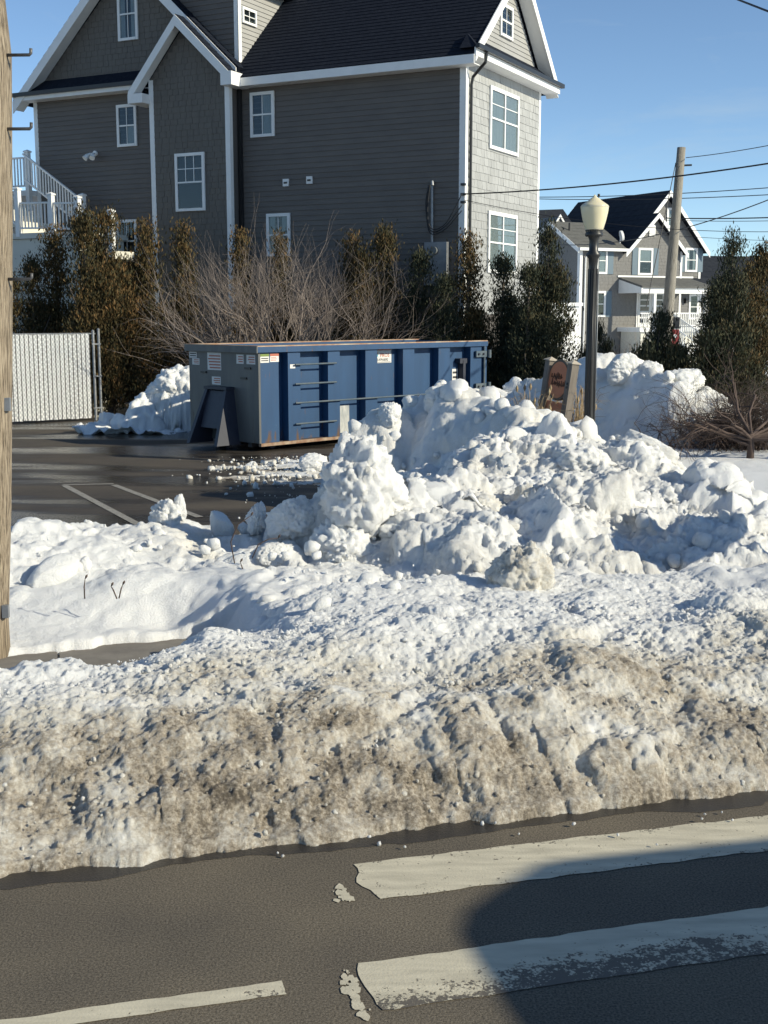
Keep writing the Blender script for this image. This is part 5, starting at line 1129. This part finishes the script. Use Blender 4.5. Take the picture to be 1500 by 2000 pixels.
wire(aty(1090, 478, 50), aty(1560, 366, 34), .45, .016, 'dark wire climbing from the far roof to the right edge')
wire(aty(1300, 426, 62), aty(1560, 423, 58), .05, .03, 'level pair of cables crossing the far gable, upper one'); wire(aty(1300, 430, 62), aty(1560, 430, 58), .05, .015, 'level pair of cables crossing the far gable, lower one')
wire(aty(1260, 456, 66), aty(1560, 472, 60), .05, .012, 'faint lowest wire above the dark roof at the right')
_a, _b = aty(1400, -20, 14), aty(1560, 45, 11); wire(_a + (_a - _b) * 3, _b, .02, .010, 'pale wire crossing the top right corner of the sky', ext=1)
MB_ = MB().tube([d * .94 + Vector((-.14, 0, 0)), Vector(aty(1262, 600, PY - 2)) - Vector((b0[0], b0[1], 0))], .014, 5); MB_.build('guy_wire', CABLE, pole2)
# loops of cable between the meter conduit and the house corner
cw = empty('service_drop', tuple(HF.o), HF.th); tag(cw, 'black cables looping from the meter conduit to the taupe house corner', 'cables')
a = HF.front(846, 362); 
for k, (z1, sg) in enumerate(((HF.front(905, 380)[1], .45), (HF.front(905, 402)[1], .55), (HF.front(905, 412)[1], .5))):
    P = [Vector((a[0] - .03 - .02 * k, -.12, a[1])), Vector((a[0] - .08 - .03 * k, -.16, a[1] - .5)), Vector((a[0] - .05, -.16, a[1] - 1.0 - .08 * k)), Vector((a[0] + .15, -.16, a[1] - 1.15 - .06 * k)), Vector((a[0] + .5, -.18, a[1] - .95 - .08 * k)), Vector((.02, -.2, z1))]
    Q = []
    for i in range(len(P) - 1):
        p0, p1, p2, p3 = P[max(i - 1, 0)], P[i], P[i + 1], P[min(i + 2, len(P) - 1)]
        for j in range(6): t = j / 6; Q.append(.5 * ((2 * p1) + (p2 - p0) * t + (2 * p0 - 5 * p1 + 4 * p2 - p3) * t * t + (3 * p1 - p0 - 3 * p2 + p3) * t ** 3))
    Q.append(P[-1]); MB().tube(Q, .014, 5).build('cable', CABLE, cw, True)
for z in (hz, hz + .25, hz - .2): MB().box(-.06, .06, -.12, -.03, z - .03, z + .03).build('clamp', BLACK, cw)

# ---------------------------------------------------------------- the oval sign
SY = 21.5; sp = aty(1070, 830, SY); s_th = math.atan2(-.87, .5)
POSTW = mk('weathered_post', (0.125, 0.108, 0.09), (0.19, 0.165, 0.14), 4, .85, bump=.4, bscale=25, stretch=(4, 4, .5)); CAPW = mk('post_cap', (0.42, 0.37, 0.30), (0.34, 0.30, 0.25), 5, .8)
TERRA = mk('terracotta_board', (0.50, 0.19, 0.09), (0.44, 0.16, 0.078), 5, .65); OVALE = mk('oval_edge', (0.10, 0.085, 0.065), rough=.8); BROWN = mk('brown_paint', (0.10, 0.05, 0.03), rough=.7)
sign = empty('oval_sign', (sp[0], sp[1], 0)); sign.rotation_euler = (R(7.5) * .5, R(0), 0)
sign.rotation_euler = (Matrix.Rotation(R(7), 4, 'Y') @ Matrix.Rotation(s_th, 4, 'Z')).to_euler()
sign.scale = (.86, 1, 1); tag(sign, 'leaning wooden sign with a terracotta oval and small board between two posts', 'sign')
sz = lambda py: aty(1090, py, SY)[2]
for x, top in ((-.37, sz(706)), (.37, sz(706))):
    p = MB().box(x - .075, x + .075, -.075, .075, -.2, top).build('post', POSTW, sign)
    MB().add([(x - .1, -.1, top), (x + .1, -.1, top), (x + .1, .1, top), (x - .1, .1, top), (x, 0, top + .07), (x - .1, -.1, top + .015), (x + .1, -.1, top + .015), (x + .1, .1, top + .015), (x - .1, .1, top + .015)], [(3, 2, 1, 0), (0, 1, 6, 5), (1, 2, 7, 6), (2, 3, 8, 7), (3, 0, 5, 8), (5, 6, 4), (6, 7, 4), (7, 8, 4), (8, 5, 4)]).build('cap', CAPW, p)
for z in (sz(745), sz(752)): MB().tube([(.37, -.076, z), (.37, -.09, z)], .022, 8).build('bolt', BLACK, sign)
def ell(y0, y1, rx, rz, cz, n=40): return MB().prism([(rx * math.cos(2 * math.pi * i / n), y0, cz + rz * math.sin(2 * math.pi * i / n)) for i in range(n)], [(rx * math.cos(2 * math.pi * i / n), y1, cz + rz * math.sin(2 * math.pi * i / n)) for i in range(n)])
cz = sz(741)
ov = ell(-.03, .04, .35, .36, cz).build('oval_board', OVALE, sign); ell(-.036, -.0305, .31, .318, cz).build('oval_face', TERRA, ov)
lt = MB(); rg = random.Random(3)                       # the worn hand lettering, too faded to read
for row, (z, n) in enumerate(((cz + .055, 6), (cz - .065, 8))):
    x = -.23 + row * .03
    for k in range(n):
        h = rg.uniform(.06, .15); w_ = rg.uniform(.02, .06); q = [(x, -.04, z - h * rg.uniform(.2, .6)), (x + w_ * .5, -.04, z + h * rg.uniform(.3, .6)), (x + w_ * .8, -.04, z - h * rg.uniform(.1, .5)), (x + w_ * 1.2, -.04, z + h * rg.uniform(-.2, .2))]
        lt.tube(q, [rg.uniform(.006, .014) for _ in q], 4); x += w_ + rg.uniform(.005, .03)
lt.build('lettering', BROWN, ov)
MB().box(-.31, .31, -.025, .02, sz(810), sz(784)).build('lower_board', TERRA, sign)

# ---------------------------------------------------------------- a coach standing on the road, off the picture to the right; its shadow falls on the crosswalk
coach = empty('coach', sn(0, 0)[:3], TR); tag(coach, 'tall white coach standing on the road just outside the right edge', 'bus')
_S2 = np.array([math.cos(SUN_AZ), math.sin(SUN_AZ)]); _ct = 1 / math.tan(SUN_EL)
def caster(px, py):                                   # the point on the coach's near side whose shadow falls on that spot of the road
    g = atz(px, py)[:2]; h = (g @ RN + .2) / (_ct * -(_S2 @ RN)); return (float(g @ RS + h * _ct * (_S2 @ RS)), float(h))
up_ = [caster(*q) for q in ((1020, 2000), (1000, 1960), (960, 1910), (920, 1870), (893, 1820), (905, 1780), (960, 1740), (1040, 1690), (1090, 1680))]
ht = up_[-1][1]; s0_ = up_[0][0]
outl = [(s0_ - .25, .35), (s0_ - .3, 1.2), (s0_ - .25, up_[0][1] - .45)] + up_ + [(s0_ + 4, ht - .05), (s0_ + 11.2, ht - .08), (s0_ + 11.5, ht - .3), (s0_ + 11.6, 2.6), (s0_ + 11.6, .4)]
PAINTW = mk('coach_paint', (0.62, 0.63, 0.64), (0.58, 0.59, 0.6), 2, .3)
MB().prism([(s_, -.2, z) for s_, z in outl], [(s_, -2.75, z) for s_, z in outl]).build('body', PAINTW, coach)
CGL = mk('coach_glass', (0.02, 0.022, 0.025), rough=.08)
for k in range(6): MB().box(s0_ + 1.6 + k * 1.55, s0_ + 3.0 + k * 1.55, -.196, -.185, 1.75, 2.85).build('window', CGL, coach)
MB().box(s0_ - .33, s0_ - .29, -2.5, -.45, 1.3, 2.7).build('windscreen', CGL, coach)
for x in (s0_ + 1.6, s0_ + 8.6, s0_ + 9.8):
    for y in (-.45, -2.5): w_ = MB().tube([(x, y - .14, .5), (x, y + .14, .5)], .5, 24).build('wheel', BLACK, coach); MB().tube([(x, y - .15, .5), (x, y + .15, .5)], .27, 16).build('rim', GALV, w_)
for y in (-.55, -2.4): MB().box(s0_ - .34, s0_ - .28, y - .14, y + .14, .75, .95).build('headlight', WHITE, coach)

# a traffic sign on the kerb, off the picture to the right: its shadow lies on the snow at the foot of the pile
tgt = atz(1245, 1078, .5); t_s = 4.4; q = tgt + np.array([math.cos(SUN_AZ), math.sin(SUN_AZ), math.tan(SUN_EL)]) * t_s
tsg = empty('road_sign', (q[0], q[1], 0), SUN_AZ); tag(tsg, 'wide traffic sign on a kerbside post just outside the right edge', 'road sign')
def rr(x, w, h, r, cz, n=5):
    P = []
    for cx_, cz_, a0 in ((w - r, h - r, 0), (-w + r, h - r, 90), (-w + r, -h + r, 180), (w - r, -h + r, 270)):
        for i in range(n + 1): a = R(a0 + 90 * i / n); P.append((x, cx_ + r * math.cos(a), cz + cz_ + r * math.sin(a)))
    return P
MB().prism(rr(-.004, .52, .27, .12, q[2]), rr(.0, .52, .27, .12, q[2])).build('panel', GALV, tsg); MB().tube([(.03, 0, -.2), (.03, 0, q[2] + .25)], .028, 8).build('post', GALV, tsg)
# ---------------------------------------------------------------- the second house, farther off
h2o = aty(1376, 610, 75.0); H2 = Frame((h2o[0], h2o[1]), R(27.2))
far = empty('shingled_cottage', tuple(H2.o), H2.th); tag(far, 'grey shingled two-storey house with blue shutters and a front porch in the distance', 'house')
SHK2 = mk('weathered_shingle', (0.21, 0.205, 0.195), (0.135, 0.131, 0.125), 9, .85, stretch=(2, 2, 4)); SH2 = mk('shutter_blue', (0.10, 0.15, 0.19), rough=.6)
GREYR = mk('grey_roof', (0.13, 0.13, 0.12), (0.09, 0.09, 0.085), 4, .9); ROOF2 = mk('dark_roof', (0.016, 0.02, 0.028), (0.026, 0.03, 0.038), 3, .9, spec=.2); DOORG = mk('door_white', (0.62, 0.62, 0.6), rough=.5)
c2 = lambda cx, cy, y=0.0: H2.front(1040 + cx / 3.261, 260 + cy / 3.261, y)
def p2(name, mb, mat): return mb.build(name, mat, far)
def shakes(name, fr, u0f, u1f, z0, z1, ex=.19, seed=1):
    rg = random.Random(seed); mb = MB(); z = z0
    while z < z1:
        a, b = u0f(z + ex), u1f(z + ex)
        if b - a > .2: shake_course(mb, fr, a, b, z, ex, rg, .2, .4)
        z += ex
    stuff(p2(name, mb, SHK2))
D2 = 9.0
gx, gz_ = -2.75, 9.55                                  # main gable (right), set back
yg = .6; el, er, ezz = -5.6, 0.05, 6.45
p2('wall', MB().prism([(el, yg, 0), (er, yg, 0), (er, yg, ezz), (gx, yg, gz_ - .1), (el, yg, ezz)], [(el, D2, 0), (er, D2, 0), (er, D2, ezz), (gx, D2, gz_ - .1), (el, D2, ezz)]), SHK2)
sx = (gz_ - ezz) / (er - gx)
shakes('wall_shakes', F_(yg), lambda z: max(-3.2, gx - max(0, (gz_ - .1 - z)) / sx), lambda z: min(er - .1, gx + max(0, (gz_ - .1 - z)) / sx), 2.0, gz_ - .3)
for e, s_ in ((er + .35, 1), (el - .35, -1)):
    zz = ezz - .35 * sx + .2
    slope('roof', (e, yg - .4, zz), (e, D2 + .3, zz), (gx, D2 + .3, gz_ + .2), (gx, yg - .4, gz_ + .2), 10, parent=far, mat=ROOF2)
    d = Vector((0, .04, 0)); a, b = Vector((e, yg - .44, zz)), Vector((gx, yg - .44, gz_ + .2)); dn = Vector((0, 0, -.32))
    p2('rake_board', MB().prism([a, b, b + dn, a + dn], [a + d, b + d, b + dn + d, a + dn + d]), WHITE)
# projecting front gable and left wing share the front plane
fx, fz = -4.0, 8.2; fl0, fr0 = -6.3, -1.72; wl = -9.3; we = 6.35
p2('wing_wall', MB().box(wl, -1.9, 0, 6.5, 0, we), SHK2)
p2('gable_wall', MB().prism([(fl0 + .3, -.003, 5.8), (fr0 - .25, -.003, 5.8), (fr0 - .25, -.003, 6.2), (fx, -.003, fz - .1), (fl0 + .3, -.003, 6.2)], [(fl0 + .3, 3, 5.8), (fr0 - .25, 3, 5.8), (fr0 - .25, 3, 6.2), (fx, 3, fz - .1), (fl0 + .3, 3, 6.2)]), SHK2)
sf = (fz - 6.1) / (fx - fl0)
shakes('wall_shakes', F_(-.003), lambda z: max(wl + .2, fx - (fz - .1 - z) / sf) if z > we - .15 else wl + .2, lambda z: min(-1.95, fx + (fz - .1 - z) / sf), 2.0, fz - .3, seed=2)
for e in (fl0, fr0):
    slope('roof', (e, -.35, 6.1), (e, 3.6, 6.1), (fx, 3.6, fz + .18), (fx, -.35, fz + .18), 7, parent=far, mat=ROOF2)
    a, b = Vector((e, -.39, 6.1)), Vector((fx, -.39, fz + .18)); dn = Vector((0, 0, -.28)); d = Vector((0, .04, 0)); p2('rake_board', MB().prism([a, b, b + dn, a + dn], [a + d, b + d, b + dn + d, a + dn + d]), WHITE)
# wing roof: ridge along the front, gable end to the left
wr = (2.6, 7.9)
slope('roof', (wl - .3, -.35, we - .1), (-6.2, -.35, we - .1), (-6.2, wr[0], wr[1]), (wl - .3, wr[0], wr[1]), 8, parent=far, mat=GREYR)
slope('roof', (wl - .3, 5.6, we - .1), (-6.2, 5.6, we - .1), (-6.2, wr[0], wr[1]), (wl - .3, wr[0], wr[1]), 3, parent=far, mat=GREYR)
p2('gable_wall', MB().prism([(wl, .0, we), (wl, 5.3, we), (wl, wr[0], wr[1] - .12)], [(-6.5, .0, we), (-6.5, 5.3, we), (-6.5, wr[0], wr[1] - .12)]), SHK2)
for yy in (-.35, 5.6):
    a, b = Vector((wl - .34, yy, we - .1)), Vector((wl - .34, wr[0], wr[1])); dn = Vector((0, 0, -.26)); d = Vector((.04, 0, 0)); p2('rake_board', MB().prism([a, b, b + dn, a + dn], [a + d, b + d, b + dn + d, a + dn + d]), WHITE)
p2('gutter', MB().box(wl - .3, fl0 + .1, -.46, -.36, we - .22, we - .06), WHITE)
for fr, u0, u1 in ((F_(0), wl, wl + .18), (S_(wl - .03), -.02, .18), (F_(yg), er - .16, er), (F_(0), -2.05, -1.9)): p2('corner_board', wbox(MB(), fr, u0, u1, .02, .05, .3, we - .1), WHITE)
p2('downspout', MB().tube([(wl + .5, -.4, we - .2), (wl + .35, -.1, we - .6), (wl + .35, -.08, .4)], .045, 8), WHITE)
# small dormer gable, satellite dish, vent stack
p2('dormer', MB().prism([(-8.9, 3.6, 7.4), (-7.5, 3.6, 7.4), (-8.2, 3.6, 8.3)], [(-8.9, 6, 7.4), (-7.5, 6, 7.4), (-8.2, 6, 8.3)]), SHK2)
for e in (-9.05, -7.35):
    a, b = Vector((e, 3.5, 7.25)), Vector((-8.2, 3.5, 8.42)); dn = Vector((0, 0, -.18)); d = Vector((0, .05, 0)); p2('rake_board', MB().prism([a, b, b + dn, a + dn], [a + d, b + d, b + dn + d, a + dn + d]), WHITE)
# the long dark main roof running back-left
slope('roof', (-9.4, 5.0, 6.6), (-5.0, 5.0, 6.6), (-4.5, 8.5, 9.2), (-9.0, 8.5, 8.9), 5, parent=far, mat=ROOF2)
u, z = c2(235, 610, 1.6); p2('vent_stack', MB().tube([(u, 1.6, z - .4), (u, 1.6, z + .35)], .06, 8), BLACK)
u, z = c2(565, 655, -.2); m = MB().tube([(u, -.1, z - .4), (u, -.15, z)], .03, 6); m.tube([(u, -.15, z), (u + .12, -.20, z + .03)], [.30, .28], 20); p2('satellite_dish', m, WHITE)
def w2(a, b, y=0.0, fr=None, shut=True, **k):
    (u0, z1), (u1, z0) = c2(*a, y), c2(*b, y); fr = fr or F_(y); window(far, fr, u0, u1, z0, z1, cols=1, rows=1, trim=.13, **k)
    if shut:
        for s0, s1 in ((u0 - .42, u0 - .03), (u1 + .03, u1 + .42)): p2('shutter', wbox(MB(), fr, s0, s1, .025, .06, z0, z1), SH2)
w2((672, 730), (760, 905), curtain='full', lower_curtain=1); w2((408, 725), (472, 898), curtain='full'); w2((972, 730), (1044, 885), yg, curtain='sides'); w2((405, 1005), (460, 1170), curtain='none')
w2((855, 475), (893, 602), yg, shut=False, curtain='full'); u, z = c2(760, 620); p2('attic_louvre', wbox(MB(), F_(0), u - .22, u + .22, .02, .07, z - .32, z + .32), WHITE)
w2((995, 1025), (1066, 1187), yg, shut=False, curtain='none')
# porch
yp = -1.9; (xl, zt_) = c2(540, 920, 0); xr = -1.55; pz0, pz1 = 3.98, 4.68
slope('porch_roof', (xl + .1, yp - .25, pz0 + .18), (xr + .3, yp - .25, pz0 + .18), (xr + .3, 0, pz1), (xl + .1, 0, pz1), 6, parent=far, mat=GREYR)
p2('porch_beam', MB().box(xl + .15, xr + .25, yp - .1, yp + .05, pz0 - .22, pz0 + .1), WHITE); p2('porch_gable', MB().prism([(xl + .1, yp - .2, pz0 - .2), (xl + .1, 0, pz0 - .2), (xl + .1, 0, pz1 - .05), (xl + .1, yp - .2, pz0 + .1)], [(xl + .2, yp - .2, pz0 - .2), (xl + .2, 0, pz0 - .2), (xl + .2, 0, pz1 - .05), (xl + .2, yp - .2, pz0 + .1)]), WHITE)
p2('flashing', MB().box(xl, xr + .5, -.08, -.02, pz1 + .02, pz1 + .12), WHITE)
fz_ = 1.85
for x in (xl + 1.2, xr - .1): p2('column', MB().box(x - .08, x + .08, yp - .08, yp + .08, fz_, pz0 - .2), WHITE)
p2('porch_floor', MB().box(xl + .1, xr + .2, yp - .15, .0, fz_ - .25, fz_), WHITE)
p2('porch_base', MB().box(xl + .3, xr, yp, -.1, 0, fz_ - .26), CREAM)
a, b = c2(662, 1020, 0), c2(838, 1170, 0)
dr = p2('door_frame', wbox(MB(), F_(0), a[0], b[0], .03, .06, fz_, a[1]), WHITE)
mid = (a[0] + b[0]) / 2
for d0, d1 in ((a[0] + .1, mid - .04), (mid + .04, b[0] - .1)):
    p2('door', wbox(MB(), F_(0), d0, d1, .061, .09, fz_ + .02, a[1] - .08), DOORG)
    for k in range(5): p2('door_pane', wbox(MB(), F_(0), d0 + .14, d1 - .14, .091, .10, fz_ + .25 + k * .34, fz_ + .50 + k * .34), CGL)
def rail2(p, q, h=.8):
    p, q = Vector(p), Vector(q); n = max(3, int((q - p).length / .13)); up = Vector((0, 0, 1))
    p2('rail', MB().bar(p + up * h, q + up * h, .08, .06), WHITE); p2('rail', MB().bar(p + up * .1, q + up * .1, .06, .05), WHITE)
    for i in range(1, n): c = p.lerp(q, i / n); p2('baluster', MB().box(c.x - .022, c.x + .022, c.y - .022, c.y + .022, c.z + .1, c.z + h), WHITE)
rail2((xl + .2, yp, fz_), (xl + 1.2, yp, fz_)); rail2((xl + 2.4, yp, fz_), (xr - .1, yp, fz_)); rail2((xl + 1.25, yp - .05, fz_), (xl + 2.0, yp - 1.9, .6)); rail2((xl + 2.5, yp - .05, fz_), (xl + 3.3, yp - 1.9, .6))
for i in range(6): p2('tread', MB().box(xl + 1.3 + i * .13, xl + 2.4 + i * .13, yp - .15 - i * .3, yp + .15 - i * .3, fz_ - .3 - i * .25, fz_ - .2 - i * .25), CREAM)
# low right-hand part: pent roof, wall light, garage band
p2('pent_roof', MB().prism([(xr - .1, yg - .9, 4.0), (er + .9, yg - .9, 4.0), (er + .9, yg, 4.0), (xr - .1, yg, 4.0)], [(xr - .1, yg - .88, 4.05), (er + .9, yg - .88, 4.05), (er + .9, yg - .001, 4.75), (xr - .1, yg - .001, 4.75)]), ROOF2)
p2('fascia', MB().box(xr - .1, er + .9, yg - .96, yg - .9, 3.88, 4.04), WHITE)
SID2 = mk('grey_clapboard', (0.15, 0.148, 0.15), (0.13, 0.128, 0.13), 2, .7)
for k in range(13): o = board(far, F_(yg), -1.75, er + .8, 1.7 + k * .17, SID2, ex=.17, w=.03)
p2('garage_band', wbox(MB(), F_(yg), -1.8, er + .9, .02, .10, 1.42, 1.66), WHITE)
for x in (-1.75, -.75, -.2): p2('garage_post', wbox(MB(), F_(yg), x, x + .16, .02, .1, .1, 1.42), WHITE)
u, z = c2(970, 1068, yg); p2('wall_lantern', MB().box(u - .07, u + .07, yg - .2, yg - .03, z - .14, z + .14), BLACK)
# small white shed left of the cottage, picket fence, box on post, dark-roofed house
a = aty(1120, 660, 58); shed = empty('white_shed', (a[0], a[1], 0), R(27)); tag(shed, 'small white outbuilding half hidden behind the lamp post', 'shed')
MB().box(-1.6, .25, 0, 2.5, 0, 3.0).build('wall', WHITE, shed); MB().box(-1.7, .4, -.15, 2.6, 3.0, 3.14).build('roof', WHITE, shed)
a, b = aty(1318, 690, 60), aty(1400, 690, 62); dd = Vector((b - a)); L_ = math.hypot(dd.x, dd.y)
pk = empty('picket_fence', (a[0], a[1], 0), math.atan2(dd.y, dd.x)); tag(pk, 'white picket fence in front of the distant house', 'fence'); f0 = None
for i in range(int((L_ + 3) / .16)):
    if f0 is None: f0 = MB().prism([(0, 0, .1), (.08, 0, .1), (.08, 0, 1.2), (.04, 0, 1.28), (0, 0, 1.2)], [(0, .025, .1), (.08, .025, .1), (.08, .025, 1.2), (.04, .025, 1.28), (0, .025, 1.2)]).build('picket', WHITE, pk); f0.location = (-.4, 0, 0)
    else: share(f0, pk, (-.4 + i * .16, 0, 0), name='picket')
for z in (.35, 1.0): MB().box(-.5, L_ + 3, .026, .06, z, z + .08).build('rail', WHITE, pk)
c = aty(1317, 665, 52); box = empty('red_box', (c[0], c[1], 0)); tag(box, 'small dark red box on a post by the juniper bush', 'box')
MB().box(-.16, .16, -.12, .12, 1.0, 2.0).build('case', mk('red_case', (0.22, 0.03, 0.025), rough=.5), box); MB().box(-.17, .17, -.13, .13, 2.02, 2.5).build('hood', BLACK, box); MB().box(-.04, .04, -.04, .04, 0, 1.0).build('post', BLACK, box); MB().tube([(0, -.121, 1.72), (0, -.13, 1.72)], .08, 14).build('badge', WHITE, box)
a = aty(1385, 560, 95); dk = empty('dark_roofed_house', (a[0], a[1], 0), R(14)); tag(dk, 'dark-roofed house at the far right behind the tall juniper', 'house')
zr = aty(1385, 492, 97)[2]
MB().box(-1, 16, 3.5, 12, 0, 3.2).build('wall', mk('far_wall', (0.2, 0.2, 0.2), rough=.8), dk)
slope('roof', (-1.5, 3, 2.9), (17, 3, 2.9), (17, 8, zr), (-1.5, 8, zr), 10, parent=dk, mat=ROOF2); slope('roof', (-1.5, 13, 2.9), (17, 13, 2.9), (17, 8, zr), (-1.5, 8, zr), 2, parent=dk, mat=ROOF2)
